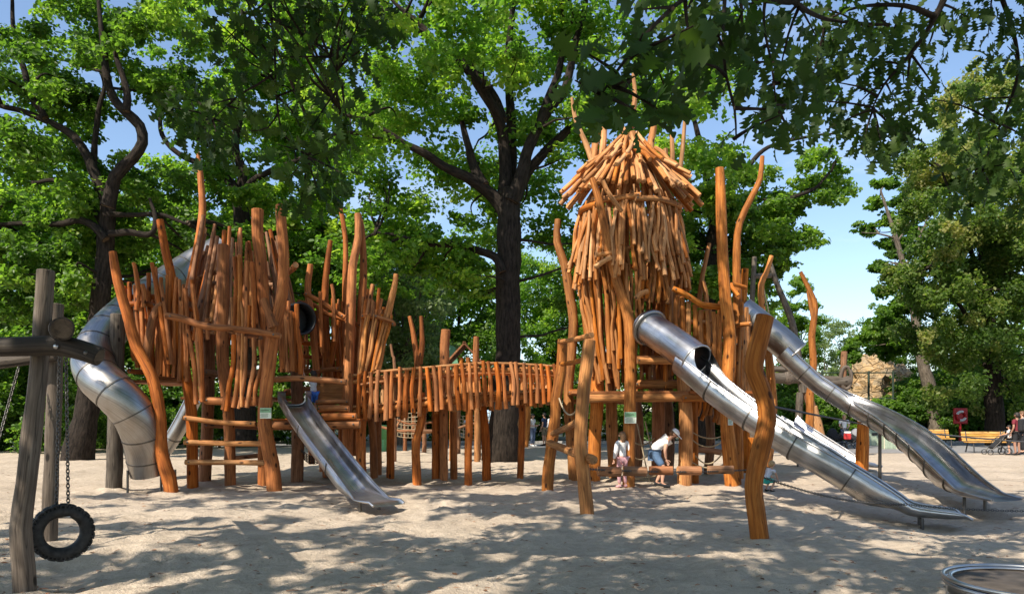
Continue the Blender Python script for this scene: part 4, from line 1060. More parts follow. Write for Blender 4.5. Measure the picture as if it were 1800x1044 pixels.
# ------------------------------------------------------------------ stick bridge
random.seed(202)
bridge = thing('stick_bridge', 'walkway bridge with dense vertical stick railings between fort and tower', 'bridge', G(800, 846))
RT = [(612, 664, 16.9), (669, 655, 16.9), (752, 648, 16.9), (841, 641, 17.0), (910, 642, 17.2), (980, 646, 17.5)]
RB = [(612, 733, 16.9), (670, 727, 16.9), (738, 718, 16.9), (824, 709, 17.0), (893, 706, 17.2), (980, 700, 17.5)]
def shiftp(l, dD=0, dy=0):
    o = []
    for x, y, D in l:
        p = P(x, y + dy, D); p.y += dD; o.append(p)
    return o
RT3, RB3 = px3(RT), px3(RB)
pole('handrail', bridge, shiftp(RT, .05, 9), .055, seg=9); pole('handrail', bridge, shiftp(RT, 1.25, 9), .055, seg=9, mat='rust')
pole('handrail', bridge, shiftp(RT, .02, -2), .035, seg=8, mat='tan')
pole('floor_beam', bridge, shiftp(RB, .07, -8), .075, seg=9); pole('floor_beam', bridge, shiftp(RB, 1.22, -8), .075, seg=9, mat='rust')
for i in range(46):
    t = (i + .5) / 46; a = poly_at(shiftp(RB, .02, -13), t); b2 = poly_at(shiftp(RB, 1.28, -13), t)
    mb = MB(); mb.box((a + b2) / 2 + Vector((0, 0, .06)), (.105, 1.3, .045), bev=.006, tint=R(.2, .8)); mb.build('floor_board', ['tan_wood'], bridge)
def bpicket(i, n, dD, mat):
    t = (i + .5 + R(-.18, .18)) / n
    lean = -.04 + .09 * (1 if t < .35 else -1) + R(-.05, .05)
    a = poly_at(RT3, t) + Vector((0, dD, R(.0, .09))); b2 = poly_at(RB3, t) + Vector((lean * -.5, dD, R(-.18, -.05)))
    m = a.lerp(b2, .5) + Vector((R(-.05, .05), R(-.02, .02), 0)); rr = R(.042, .060)
    pole('picket', bridge, [b2, m, a], [rr * 1.1, rr, rr * .85], mat=mat, seg=8, rnoise=.06)
for i in range(31): bpicket(i, 31, -.05, 'rust')
for i in range(31): bpicket(i, 31, 1.34, 'tan')  # back row in paler wood, standing in for sunlight on it
for pts, r, D in (([(636, 822), (634, 770), (638, 720), (645, 690)], .12, 17.4), ([(658, 800), (655, 760), (648, 720)], [.10, .095, .09], 18.6), ([(734, 810), (731, 790), (736, 760), (742, 730), (740, 690)], [.105, .105, .10, .095, .09], 17.2), ([(823, 848), (823, 790), (825, 740), (824, 690)], [.095, .09, .09, .09], 17.0),
                  ([(766, 795), (766, 700)], .10, 18.4), ([(780, 808), (780, 690)], .105, 18.3), ([(798, 804), (797, 700)], .095, 18.6), ([(856, 792), (853, 760), (849, 715)], [.115, .11, .10], 18.4), ([(914, 784), (918, 740), (917, 700)], .09, 18.8), ([(686, 798), (687, 720)], .10, 18.5), ([(665, 800), (664, 735)], .095, 19.5)):
    q = px3(pts, D); g = q[0].copy(); g.z = -.12; q = [g] + q[1:]
    pole('post', bridge, q, r, seg=10, mat='rust')
for pts, r in (([(734, 700), (733, 635), (727, 590), (720, 556)], [.09, .085, .07, .05]), ([(738, 640), (742, 600), (740, 556)], [.075, .065, .05]), ([(781, 690), (781, 630), (783, 580)], [.13, .125, .115]), ([(835, 690), (836, 640), (837, 592)], [.09, .085, .07])):
    pole('tall_post', bridge, pts, r, 18.6, seg=9, mat='rust')

# ------------------------------------------------------------------ stick tower
random.seed(303)
TX, TY = (1106 - 900) * 17.7 / F, 17.7
tower = thing('stick_tower', 'tall play tower clad in crooked poles with a shaggy pole roof', 'play tower', (TX, TY, 0))
def tp(pts, r, D, mat='orange', label=None, name='post'): return pole(name, tower, pts, r, D, mat, seg=12, label=label, rnoise=.045)
tp([(1010, 846), (1003, 760), (999, 680), (1004, 630), (1008, 565), (1002, 522), (994, 470), (979, 425), (981, 386)], [.14, .13, .13, .12, .12, .12, .115, .10, .075], 18.2, label='tall bent post on the left side of the tower')
tp([(1043, 848), (1046, 763), (1050, 671), (1038, 579), (1031, 507), (1026, 440)], [.16, .16, .16, .16, .15, .13], 17.9)
tp([(1105, 855), (1106, 763), (1108, 655), (1106, 565), (1094, 525), (1080, 480), (1068, 435), (1062, 395), (1052, 350), (1041, 314)], [.14, .135, .13, .13, .13, .11, .10, .09, .085, .07], 16.5)
tp([(1157, 835), (1157, 763), (1157, 655), (1143, 600)], [.17, .165, .16, .14], 19.0, 'brown')
tp([(1080, 838), (1076, 760), (1074, 690), (1070, 620)], [.15, .15, .14, .12], 18.8)
tp([(1203, 855), (1206, 747), (1200, 655), (1198, 600), (1196, 560)], [.16, .165, .155, .14, .13], 16.9)
tp([(1222, 850), (1220, 740), (1219, 680)], [.09, .09, .09], 17.6)
tp([(1290, 862), (1277, 732), (1280, 651), (1283, 594), (1275, 522), (1270, 450), (1268, 385), (1265, 296)], [.19, .16, .145, .14, .135, .125, .12, .10], 16.3, label='thick straight topped post on the right of the tower')
tp([(1297, 842), (1296, 760), (1298, 600), (1296, 520), (1295, 440), (1300, 392), (1322, 345), (1336, 315), (1340, 275)], [.15, .15, .14, .13, .12, .10, .085, .075, .055], 18.7, label='tall post whose upper end bends right beside the straight topped one')
tp([(1314, 830), (1308, 700), (1306, 550), (1310, 473)], [.11, .11, .10, .085], 19.2)
tp([(1348, 820), (1358, 720), (1350, 617), (1340, 545), (1338, 500), (1347, 480), (1356, 450)], [.13, .13, .12, .11, .09, .08, .06], 19.8, label='wavy post behind the far slide')
tp([(1228, 540), (1234, 490), (1240, 460), (1247, 428)], [.07, .06, .055, .045], 18.0)
tp([(1240, 545), (1241, 520), (1236, 495)], [.07, .06, .055], 17.8)
tp([(1298, 520, 18), (1285, 500, 18.2), (1310, 505, 18.5)], .05, 18)
tp([(1173, 840), (1176, 760), (1170, 680)], [.16, .15, .14], 19.6, 'brown')
for px in (1120, 1245): tp([(px, 832), (px + 4, 760), (px - 2, 690)], .12, 19.6, 'brown')
REAR = {}
def tpole(name, a, r0, z0, a1, r1, z1, rad, mat, cx=TX, crook=.05, bottom_shift=0.0):
    p0 = Vector((cx + bottom_shift + math.cos(a) * r0, TY + math.sin(a) * r0, z0)); p1 = Vector((cx + math.cos(a1) * r1, TY + math.sin(a1) * r1, z1))
    m1 = p0.lerp(p1, .35) + Vector((R(-crook, crook), R(-crook, crook), 0)); m2 = p0.lerp(p1, .7) + Vector((R(-crook, crook), R(-crook, crook), 0))
    if math.sin(a) > .25:
        mb = REAR.setdefault(name, MB()); pole_mb(mb, [p0, m1, m2, p1], [rad * 1.1, rad, rad, rad * .85], seg=7, rnoise=.07); return
    return pole(name, tower, [p0, m1, m2, p1], [rad * 1.1, rad, rad, rad * .85], mat=mat, seg=8, rnoise=.07)
MX = ['tan', 'tan', 'orange', 'tan']
# roof: hip of loose poles; eave deeper at the sides
NR = 60
for i in range(NR):
    a = 2 * math.pi * (i + R(-.3, .3)) / NR
    ear = .10 * math.cos(2 * a)
    z1 = 6.72 + R(-.10, .16) - .10 * math.cos(a) ; r1 = 1.47 + ear + R(-.16, .14)
    tpole('roof_pole', a, r1, z1, a + R(-.12, .12), R(.05, .30), R(8.0, 8.3), R(.042, .060), random.choice(MX), crook=.04)
for i in range(40):
    a = 2 * math.pi * (i + R(-.3, .3)) / 40
    r1 = R(1.15, 1.5); z1 = 6.98 + (1.6 - r1) * .95
    tpole('roof_pole', a, r1, z1 + R(0, .08), a + R(-.3, .3), R(.4, .75), 7.84 + R(-.05, .1), R(.04, .055), random.choice(MX), crook=.05)
for px0, py0, pts, r in ((0, 0, [(1112, 300), (1113, 260), (1112, 232)], [.09, .085, .075]), (0, 0, [(1112, 262), (1102, 240), (1094, 224)], [.08, .07, .055]), (0, 0, [(1043, 290), (1032, 258), (1012, 210), (1005, 172)], [.075, .065, .055, .035]), (0, 0, [(1042, 285), (1046, 255), (1048, 229)], [.08, .078, .075]),
                         (0, 0, [(1058, 275), (1062, 230), (1063, 190), (1058, 165), (1054, 140)], [.085, .075, .065, .05, .035]), (0, 0, [(1110, 225), (1116, 170), (1113, 130)], [.07, .06, .04]), (0, 0, [(1141, 285), (1144, 250), (1149, 222), (1146, 200), (1150, 183)], [.10, .09, .075, .06, .04]),
                         (0, 0, [(1171, 300), (1170, 262)], .06), (0, 0, [(1182, 305), (1182, 270), (1181, 238)], [.055, .055, .05]), (0, 0, [(1195, 310), (1200, 260), (1205, 199)], [.055, .05, .04])):
    pole('antler_branch', tower, pts, r, 17.5, mat='tan', seg=8)
# upper skirt
for i in range(88):
    a = 2 * math.pi * (i + R(-.3, .3)) / 88
    tw = R(-.07, .07) + (.16 if -1.4 < a - 2 * math.pi < -.2 else 0)
    tpole('skirt_pole', a + tw, 1.31 + R(-.06, .10), R(4.55, 5.4), a, 1.04 + R(-.05, .05), R(6.55, 6.8), R(.030, .048), random.choice(MX), crook=.03)
for i in range(40):
    a = -math.pi / 2 + R(-1.7, 1.7)
    tpole('skirt_pole', a + R(-.22, .22), 1.36 + R(0, .10), R(4.5, 5.3), a, 1.14 + R(-.03, .05), R(5.9, 6.5), R(.034, .05), random.choice(MX), crook=.04)
for z, rr, r_ in ((6.48, 1.18, .07), (5.35, 1.14, .06)):
    for k in range(7):
        a0, a1 = 2 * math.pi * (k + .2) / 7, 2 * math.pi * (k + 1.32) / 7
        am = (a0 + a1) / 2
        pole('ring_log', tower, [Vector((TX + math.cos(q) * rr, TY + math.sin(q) * rr, z + R(-.07, .07))) for q in (a0, am, a1)], r_, seg=9, mat='orange')
# lower wall, drawing in towards the deck; gap left where the covered slide comes out
for layer, n in ((0, 58), (1, 36)):
    for i in range(n):
        a = 2 * math.pi * (i + R(-.3, .3)) / n
        ad = (math.degrees(a) + 180) % 360 - 180
        hole = abs(ad + 68) < 21
        z0 = 4.15 + R(-.05, .1) if hole else R(2.2, 2.7) + layer * R(0, .8)
        f = (z0 - 2.2) / 2.9
        r0 = .84 + .32 * min(1, max(0, f)) ** .8 + R(-.04, .06) + layer * .05
        tpole('wall_pole', a + R(-.10, .10), r0, z0, a + R(-.06, .06), 1.13 + R(-.04, .06) + layer * .06, R(4.95, 5.5) - layer * R(0, .6), R(.033, .056), 'orange', cx=TX, crook=.06, bottom_shift=.10 * (1 - f))
for nm_, mb in REAR.items(): tag(mb.build(nm_, WM['tan' if nm_ != 'wall_pole' else 'orange'], tower), kind='stuff')
for pts, r, D in (([(1046, 470), (1060, 460), (1074, 452)], .06, 16.4), ([(1048, 448), (1060, 447), (1075, 445)], .05, 16.4), ([(1117, 525), (1128, 515), (1139, 512)], .055, 16.2), ([(1093, 372), (1070, 340), (1060, 318)], .05, 16.2)):
    pole('branch_stub', tower, pts, r, D, mat='tan')
# decks, beams
deck('floor_board', tower, [(TX - 1.45, 16.7), (TX + 1.2, 16.7), (TX + 1.2, 18.8), (TX - 1.45, 18.8)], 2.12, 12)
deck('floor_board', tower, [(TX + 1.2, 16.6), (TX + 2.75, 16.6), (TX + 2.75, 19.4), (TX + 1.2, 19.4)], 2.12, 13)
deck('floor_board', tower, [(TX - .1, 16.45), (TX + 1.05, 16.45), (TX + 1.05, 17.9), (TX - .1, 17.9)], 2.90, 8)
for pts, r, D in (([(1020, 700), (1110, 699), (1215, 698)], .10, 16.75), ([(1120, 634), (1160, 634), (1195, 634)], .08, 16.4), ([(1115, 676), (1150, 675), (1215, 676)], .11, 17.2), ([(1200, 700), (1250, 700), (1300, 702)], .08, 16.6), ([(1030, 704), (1020, 690), (1000, 690)], .08, 17.6), ([(1183, 507), (1204, 517), (1226, 531), (1236, 536), (1260, 539), (1287, 541)], [.06, .065, .07, .075, .07, .06], 16.5),
                  ([(1290, 575, 17), (1300, 571, 16.6), (1320, 569, 16.4)], .05, 17), ([(1190, 600), (1240, 604), (1300, 606)], .06, 18.6), ([(1170, 560), (1230, 566), (1300, 560)], .05, 19.2), ([(1000, 706), (1050, 704), (1100, 706)], .07, 18.8)):
    pole('beam', tower, pts, r, D, seg=9)
for x0, y0, y1, r in ((1199, 522, 620, .055), (1210, 530, 596, .06), (1221, 536, 590, .055), (1232, 545, 605, .058), (1243, 546, 632, .05), (1254, 548, 645, .05), (1266, 530, 650, .052), (1274, 545, 576, .03), (1261, 552, 680, .045), (1190, 520, 600, .05)):
    pole('picket', tower, [(x0 + R(-2, 2), y1), (x0 + R(-3, 3), (y0 + y1) / 2), (x0, y0)], r, 16.7, seg=8)
pickets('picket', tower, [(1195, 545), (1310, 548)], [(1195, 694), (1315, 700)], 16, .05, 19.3, jt=.2, jb=.1)
pickets('picket', tower, [(1300, 545, 16.6), (1318, 550, 19)], [(1296, 700, 16.6), (1322, 710, 19)], 8, .05, jt=.2, jb=.15)
pickets('hanging_board', tower, [(1220, 690), (1280, 692)], [(1206, 735), (1276, 738)], 9, .055, 18.6, jt=.03, jb=.12)
for pts, r in (([(1128, 700), (1128, 655), (1127, 640)], .04), ([(1143, 690), (1142, 645)], .045), ([(1171, 688), (1171, 640)], .05), ([(1180, 690), (1178, 645)], .05)):
    pole('picket', tower, pts, r, 17.4, mat='tan')
notice(tower, P(1108, 734, 16.35), .26, .25)
notice(tower, P(1284, 739, 16.12), .12, .2, .3)

# ------------------------------------------------------------------ loose posts in front
random.seed(404)
def lone(name, label, pts, r, D, mat='orange', cat='post', group=None, seg=14):
    q = px3(pts, D); b2 = q[0].copy(); b2.z = 0
    t = thing(name, label, cat, b2, group)
    q[0].z = -.15
    pole('trunk_pole', t, q, r, mat=mat, seg=seg, rnoise=.045)
    return t
gate = thing('log_ladder', 'pair of leaning orange posts joined by short rungs, left in front of the tower', 'climbing ladder', G(995, 885))
pa = [(962, 868), (964, 824), (976, 732), (976, 709), (986, 651), (989, 597)]; pb = [(1033, 909), (1028, 855), (1020, 778), (1025, 701), (1030, 651), (1036, 598)]
q = px3(pa, 15.4); q[0].z = -.1; pole('post', gate, q, [.125, .12, .12, .115, .11, .105], seg=14)
q = px3(pb, 11.9); q[0].z = -.1; pole('post', gate, q, [.115, .11, .11, .108, .105, .10], seg=14)
for a, b2, r in (((984, 601, 15.2), (1040, 589, 12.1), .045), ((988, 640, 15.2), (1026, 632, 12.1), .045), ((972, 762, 15.2), (1014, 742, 12.3), .06), ((966, 778, 15.2), (1043, 808, 11.6), .075)):
    pole('rung', gate, [a, ((a[0] + b2[0]) / 2, (a[1] + b2[1]) / 2 + 1, (a[2] + b2[2]) / 2), b2], r, seg=10)
mb = MB(); rope_mb(mb, P(983, 700, 15.2), P(1022, 705, 12.1), .016, .28); mb.build('rope', 'rope_tan', gate)
lone('curved_post', 'thick S curved post nearest the camera, right of centre in shade', [(1339, 954), (1331, 916), (1325, 855), (1330, 820), (1338, 785), (1348, 738), (1344, 701), (1328, 660), (1325, 640), (1332, 608), (1345, 556)], [.12, .117, .112, .117, .12, .117, .112, .117, .117, .117, .113], 9.5, seg=18)
lone('bollard_post', 'short orange post half hidden behind the S curved post', [(1322, 861), (1324, 815), (1326, 770)], [.15, .14, .135], 16.2)
lone('bollard_post', 'short straight orange post standing between the two long slides', [(1514, 842), (1516, 790), (1518, 733)], [.165, .16, .145], 19.2)
# chain of stepping logs
steps = thing('stepping_logs', 'row of short brown logs hung on a low chain across the front of the tower', 'log step', P(1160, 850, 13.4))
aa, bb = P(1030, 824, 12.0), P(1322, 825, 16.0)
for x0, x1 in ((1051, 1091), (1096, 1136), (1142, 1182), (1191, 1232), (1245, 1288)):
    t0 = .5 * ((x0 - 1030) + (x1 - 1030)) / 292
    D = 12.0 / (1 - t0 * (1 - 12.0 / 16.0)); c = P((x0 + x1) / 2, 829 - 4 * t0, D)
    hl = (x1 - x0) / 2 * D / F; an = R(-.25, .35)
    pole('log_step', steps, [c - Vector((hl, math.sin(an) * hl, R(-.01, .01))), c + Vector((hl, math.sin(an) * hl, R(-.01, .01)))], [.085, .085], mat='brown', seg=12, rnoise=.04)
mb = MB(); chain_mb(mb, aa, bb, .05); mb.build('chain', 'steel_dark', steps)

# ------------------------------------------------------------------ slides
def trough_prof(wd, dp, th=.018, flat=.55, n=15, lip=.0):
    ins = []
    for k in range(n + 1):
        a = math.pi + math.pi * k / n
        c, s_ = math.cos(a), math.sin(a)
        x = wd * math.copysign(abs(c) ** .8, c); y = dp * math.copysign(abs(s_) ** flat, s_)
        ins.append((x, y))
    outp = [(x * (1 + th / wd), y - th if abs(y) > .02 else y) for x, y in reversed(ins)]
    return ins + outp
def rims(par, pts, wd, r=.022, up=.0):
    for sg in (-1, 1):
        mb = MB(); e = []
        for i, p in enumerate(pts):
            T = (pts[min(len(pts) - 1, i + 1)] - pts[max(0, i - 1)]).normalized(); S_ = T.cross(Vector((0, 0, 1))).normalized()
            e.append(p + S_ * (sg * wd) + Vector((0, 0, up)))
        mb.tube(e, [r] * len(e), seg=8, rnoise=0); mb.build('side_rim', 'steel', par)
def joints(par, pts, prof_out, every, name='joint_seam'):
    acc = 0; mb = MB(); n = 0
    for i in range(1, len(pts) - 1):
        acc += (pts[i] - pts[i - 1]).length
        if acc > every:
            acc = 0; T = (pts[i + 1] - pts[i - 1]).normalized()
            mb = MB(); mb.sweep([pts[i] - T * .014, pts[i], pts[i] + T * .014], prof_out); mb.build(name, 'steel_dark', par)
def leg(par, p, r=.03, off=0):
    mb = MB(); mb.tube([Vector((p.x + off, p.y, -.1)), Vector((p.x, p.y, p.z))], [r, r], seg=8, rnoise=0); mb.build('support_leg', 'steel_dark', par)

def chute(par, pts, wd, dp, flat, zmin, mat='steel', every=1.0, flare=.12, th=.02, smooth_end=True):
    prof = trough_prof(wd, dp, th, flat); pj = [(x * 1.012, y * 1.012 - .006 if y < -.02 else y) for x, y in trough_prof(wd, dp, th + .009, flat)]
    n = len(pts); sc = []
    for i, p in enumerate(pts):
        T = (pts[min(n - 1, i + 1)] - pts[max(0, i - 1)]).normalized(); ch = max(.3, math.sqrt(max(0, 1 - T.z ** 2)))
        d = max(.02, min(dp, (p.z - zmin) * ch)); k = d / dp
        sc.append((1 + flare * (1 - k) ** 2, k))
    mb = MB(); mb.sweep(pts, prof, scales=sc); mb.build('chute', mat, par)
    for sg in (-1, 1):
        mb = MB(); e = []
        for i, p in enumerate(pts):
            T = (pts[min(n - 1, i + 1)] - pts[max(0, i - 1)]).normalized(); S_ = T.cross(Vector((0, 0, 1))).normalized(); e.append(p + S_ * (sg * (wd + .005) * sc[i][0]))
        mb.tube(e, [.022] * n, seg=8, rnoise=0); mb.build('side_rim', 'steel', par)
    acc = 0; mb = MB(); m_ = 0
    for i in range(1, n - 1):
        acc += (pts[i] - pts[i - 1]).length
        if acc > every and sc[i][1] > .5:
            acc = 0; T = (pts[i + 1] - pts[i - 1]).normalized(); mb = MB(); mb.sweep([pts[i] - T * .012, pts[i], pts[i] + T * .012], pj, scales=[sc[i]] * 3); mb.build('joint_seam', 'steel_dark', par)
    e = pts[-1]; T = (pts[-1] - pts[-4]); T.z = 0; T.normalize(); S_ = T.cross(Vector((0, 0, 1))).normalized()
    for sg in (-1, 1):
        mb = MB(); q = pts[-7] + S_ * sg * wd * .7; mb.tube([Vector((q.x, q.y, -.45)), Vector((q.x, q.y, zmin))], [.028] * 2, seg=8, rnoise=0); mb.build('support_leg', 'steel_dark', par)

# small steel slide at the fort
sl1 = thing('steel_slide', 'short shiny open slide running down from the fort deck', 'slide', G(655, 888))
wd, dp = .285, .30
c1 = catmull([P(513, 690, 16.4), P(519, 700, 16.0), P(540, 733, 15.4), P(585, 792, 14.3), P(622, 838, 13.5), P(645, 866, 13.0), P(658, 880, 12.75), P(684, 889, 12.45)], .10)
for p in c1: p.z = max(p.z, .15)
c1[-1].z -= .05
c1b = c1
chute(sl1, c1, wd, dp, .42, .13, every=1.6)
mb = MB(); hd = c1b[0]
pr = [(x, y) for x, y in trough_prof(wd, dp, .02, .42)]
mb.sweep([hd + Vector((-.02, .55, .05)), hd + Vector((0, .02, 0.03))], pr); mb.build('entry_hood', 'steel', sl1)

# small blue-shaded slide behind the leaning post
sl0 = thing('steel_slide', 'small slide with dark blue shaded side seen under the left palisade of the fort', 'slide', G(300, 800))
c0_ = catmull([P(334, 700, 19.0), P(322, 724, 19.0), P(308, 750, 19.0), P(293, 774, 19.0), P(280, 792, 19.0), P(268, 796, 19)], .12)
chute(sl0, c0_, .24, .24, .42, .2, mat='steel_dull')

def tubeprof(r, n=24, th=.02):
    return [(math.cos(2 * math.pi * k / n) * r, math.sin(2 * math.pi * k / n) * r) for k in range(n)]
def tube_slide(par, pts, r, every=.62, seam=True, mat='steel'):
    mb = MB()
    ln = len(pts)
    mb.sweep(pts, tubeprof(r), caps=False); mb.sweep(pts, list(reversed(tubeprof(r - .018))), caps=False); mb.build('tube', mat, par)
    if seam: joints(par, pts, tubeprof(r + .009), every)

# covered then open slide out of the tower
sl2 = thing('tower_slide', 'long slide leaving the front of the stick tower through a short covered tube', 'slide', G(1560, 905))
r2 = .35
full = catmull([P(1136, 572, 16.45), P(1150, 582, 16.2), P(1182, 603, 15.75), P(1224, 634, 15.1), P(1275, 676, 14.55), P(1335, 718, 14.05), P(1400, 760, 13.6), P(1470, 800, 13.2), P(1540, 842, 12.9), P(1585, 872, 12.72), P(1605, 886, 12.64), P(1650, 894, 12.45), P(1685, 899, 12.32), P(1699, 909, 12.28)], .12)
ni = min(range(len(full)), key=lambda i: (full[i] - P(1222, 633, 15.12)).length)
tube_slide(sl2, full[:ni + 1], r2, 9.0)
tr = [p.copy() for p in full[ni - 2:]]
chute(sl2, tr, .325, .46, .66, -.12, every=.95, flare=.04)
# mouth ring and cut-back flank of the tube
mb = MB(); T = (full[ni + 1] - full[ni - 1]).normalized(); S_ = T.cross(Vector((0, 0, 1))).normalized(); U_ = S_.cross(T)
ring = [full[ni] + S_ * math.cos(2 * math.pi * k / 32) * r2 + U_ * math.sin(2 * math.pi * k / 32) * r2 for k in range(33)]
mb.tube(ring, [.022] * 33, seg=8, rnoise=0, close=(False, False)); mb.build('mouth_rim', 'steel', sl2)
for sg in (-1, 1):
    mb = MB(); vs = []; m_ = 9
    for i in range(m_):
        t = i / (m_ - 1); c = full[ni].lerp(full[min(len(full) - 1, ni + 5)], t); top = .95 * (1 - t) ** 2.2
        for j in range(5):
            a = top * j / 4
            vs.append(c + S_ * sg * math.cos(a) * (r2 - .004) + U_ * math.sin(a) * r2)
    fs = [(i * 5 + j, (i + 1) * 5 + j, (i + 1) * 5 + j + 1, i * 5 + j + 1) for i in range(m_ - 1) for j in range(4)]
    mb.add(vs, fs); mb.build('mouth_flank', 'steel', sl2)
mb = MB(); c = full[1]; ax = (full[0] - full[2]).normalized(); mb.lathe([(r2, -.05), (r2 + .07, -.05), (r2 + .07, .03), (r2, .03)], c, ax, 36, close=True); mb.build('wall_flange', 'steel_dull', sl2)
leg(sl2, full[ni + 14] - Vector((0, 0, .42)), .04)

# far long slide
sl3 = thing('tower_slide', 'farther long slide behind the tower, curving down to end near the right edge', 'slide', G(1690, 872))
f3 = catmull([P(1302, 545, 19.3), P(1335, 571, 19.15), P(1372, 600, 19.0), P(1410, 634, 18.85), P(1455, 670, 18.6), P(1515, 706, 18.1), P(1570, 736, 17.0), P(1608, 762, 15.9), P(1636, 786, 15.1), P(1670, 819, 14.3), P(1706, 852, 13.6), P(1724, 864, 13.25), P(1745, 871, 13.0), P(1770, 877, 12.75)], .12)
ni = min(range(len(f3)), key=lambda i: (f3[i] - P(1398, 626, 18.9)).length)
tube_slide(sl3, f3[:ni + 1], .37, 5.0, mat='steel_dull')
tr = f3[ni - 2:]
chute(sl3, tr, .35, .40, .60, .12, every=.70, flare=.06)
mb = MB(); T = (f3[ni + 1] - f3[ni - 1]).normalized(); S_ = T.cross(Vector((0, 0, 1))).normalized(); U_ = S_.cross(T)
ring = [f3[ni] + S_ * math.cos(2 * math.pi * k / 32) * .37 + U_ * math.sin(2 * math.pi * k / 32) * .37 for k in range(33)]
mb.tube(ring, [.024] * 33, seg=8, rnoise=0, close=(False, False)); mb.build('mouth_rim', 'steel', sl3)
leg(sl3, f3[ni + 20] - Vector((0, 0, .4)), .04)

# third slide, low between them
sl4 = thing('steel_slide', 'low wide slide with flat outer walls between the two long tower slides', 'slide', G(1500, 822))
f4 = catmull([P(1388, 731, 22.4), P(1402, 741, 22.2), P(1440, 765, 21.8), P(1480, 790, 21.4), P(1500, 803, 21.2), P(1522, 812, 21.0), P(1545, 817, 20.9)], .12)
chute(sl4, f4, .40, .40, .36, .14, every=2.0); leg(sl4, f4[2] - Vector((0, 0, .38)))

# closed spiral tube slide left
sl5 = thing('tube_slide', 'closed steel tube slide bending down from the top of the left fort', 'slide', G(265, 842))
f5 = catmull([P(392, 440, 20.4), P(350, 462, 20.0), P(318, 482, 19.6), P(270, 514, 18.6), P(225, 549, 17.4), P(185, 588, 16.4), P(164, 628, 15.8), P(173, 662, 15.4), P(202, 690, 15.2), P(234, 726, 15.3), P(252, 766, 15.5), P(260, 805, 15.7), P(266, 830, 15.8)], .13)
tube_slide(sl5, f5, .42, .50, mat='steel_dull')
for dx in (-.35, .35): mb = MB(); p = f5[-1]; mb.tube([Vector((p.x + dx, p.y - .3, -.1)), Vector((p.x + dx, p.y - .3, .45))], [.025, .025], seg=8, rnoise=0); mb.build('support_leg', 'steel_dark', sl5)
lone('support_post', 'grey weathered round post carrying the closed tube slide', [(200, 866), (202, 790), (204, 700), (206, 610), (207, 553)], [.17, .165, .16, .15, .15], 16.0, 'grey')

# ------------------------------------------------------------------ tyre swing
swing = thing('swing_frame', 'weathered grey log swing frame at the left edge with crossed beams', 'swing frame', G(45, 1035))
q = px3([(45, 1042), (42, 1000), (36, 928), (46, 850), (54, 778), (65, 680), (72, 599), (78, 520), (81, 476)], 6.8); q[0].z = -.1; pole('post', swing, q, [.098, .094, .09, .086, .082, .078, .075, .074, .074], mat='grey', seg=16, tint=.55)
q = px3([(86, 962), (90, 838), (95, 719), (98, 610), (99, 535)], 9.1); q[0].z = -.1; pole('post', swing, q, [.09, .09, .085, .085, .08], mat='grey', seg=14, tint=.5)
pole('beam', swing, [(-70, 606), (0, 610), (96, 607), (140, 615), (174, 627)], [.08, .085, .085, .09, .085], 6.55, mat='dark', seg=14, tint=.35)
pole('beam', swing, [(109, 578, 6.25), (104, 580, 7.5), (100, 584, 9.4)], [.098, .098, .095], mat='dark', seg=16, tint=.6)
pole('beam', swing, [(-60, 640), (0, 637), (54, 630), (100, 625)], [.075, .075, .075, .075], 8.9, mat='grey', seg=14, tint=.1)
mb = MB(); mb.lathe([(0, 0), (.022, 0), (.022, .02), (.012, .03), (0, .03)], P(100, 609, 6.465), Vector((0, -1, 0)), 10); mb.build('bolt', 'steel', swing)
tyre = thing('tyre_swing', 'black car tyre hanging on chains from the grey swing frame', 'tyre swing', P(109, 985, 7.3))
c = P(109, 935, 7.3); ax = Vector((.62, -.785, 0)).normalized()
prof = []
for k in range(24):
    a = 2 * math.pi * k / 24
    x = math.copysign(abs(math.cos(a)) ** .75, math.cos(a)); y = math.copysign(abs(math.sin(a)) ** .75, math.sin(a))
    prof.append((.215 + .062 * x, .085 * y))
mb = MB(); mb.lathe(prof, c, ax, 56, close=True)
mb.build('tyre_body', 'rubber', tyre)
mb = MB(); u = Vector((0, 0, 1)); X_ = u; Y_ = ax.cross(X_)
for k in range(44):
    a = 2 * math.pi * k / 44
    d = X_ * math.cos(a) + Y_ * math.sin(a); tg = -X_ * math.sin(a) + Y_ * math.cos(a)
    for zz in (-.062, -.02, .02, .062):
        rot = Matrix((d, tg, ax)).transposed()
        mb.box(c + d * (.276 if abs(zz) < .05 else .270) + ax * zz + tg * (.008 if k % 2 else -.004), (.016, .026, .034), rot)
for sg in (-1, 1):
    for k in range(44):
        a = 2 * math.pi * (k + .5) / 44
        d = X_ * math.cos(a) + Y_ * math.sin(a); tg = -X_ * math.sin(a) + Y_ * math.cos(a)
        mb.box(c + d * .258 + ax * sg * .078, (.03, .014, .014), Matrix((d, tg, ax)).transposed())
mb.build('tread', 'rubber', tyre)
mb = MB(); topz = c + Vector((0, 0, .20))
chain_mb(mb, P(105, 612, 7.3), topz + Vector((-.06, 0, .02)), 0, .05, .006); chain_mb(mb, P(116, 612, 7.3), topz + Vector((.05, .02, .02)), 0, .05, .006)
mb.build('chain', 'steel_dark', tyre)
mb = MB(); mb.box(topz + Vector((0, 0, -.05)), (.19, .05, .02), bev=.004)
mb.box(topz + Vector((-.06, 0, -.01)), (.012, .012, .08)); mb.box(topz + Vector((.05, 0, -.01)), (.012, .012, .08)); mb.build('hanger_plate', 'steel', tyre)
ch = thing('hanging_chain', 'slanting chain hanging at the far left edge behind the swing post', 'chain', P(0, 760, 9))
mb = MB(); chain_mb(mb, P(33, 645, 8.8), P(-10, 800, 8.4), 0, .05, .006); mb.build('links', 'steel_dark', ch)

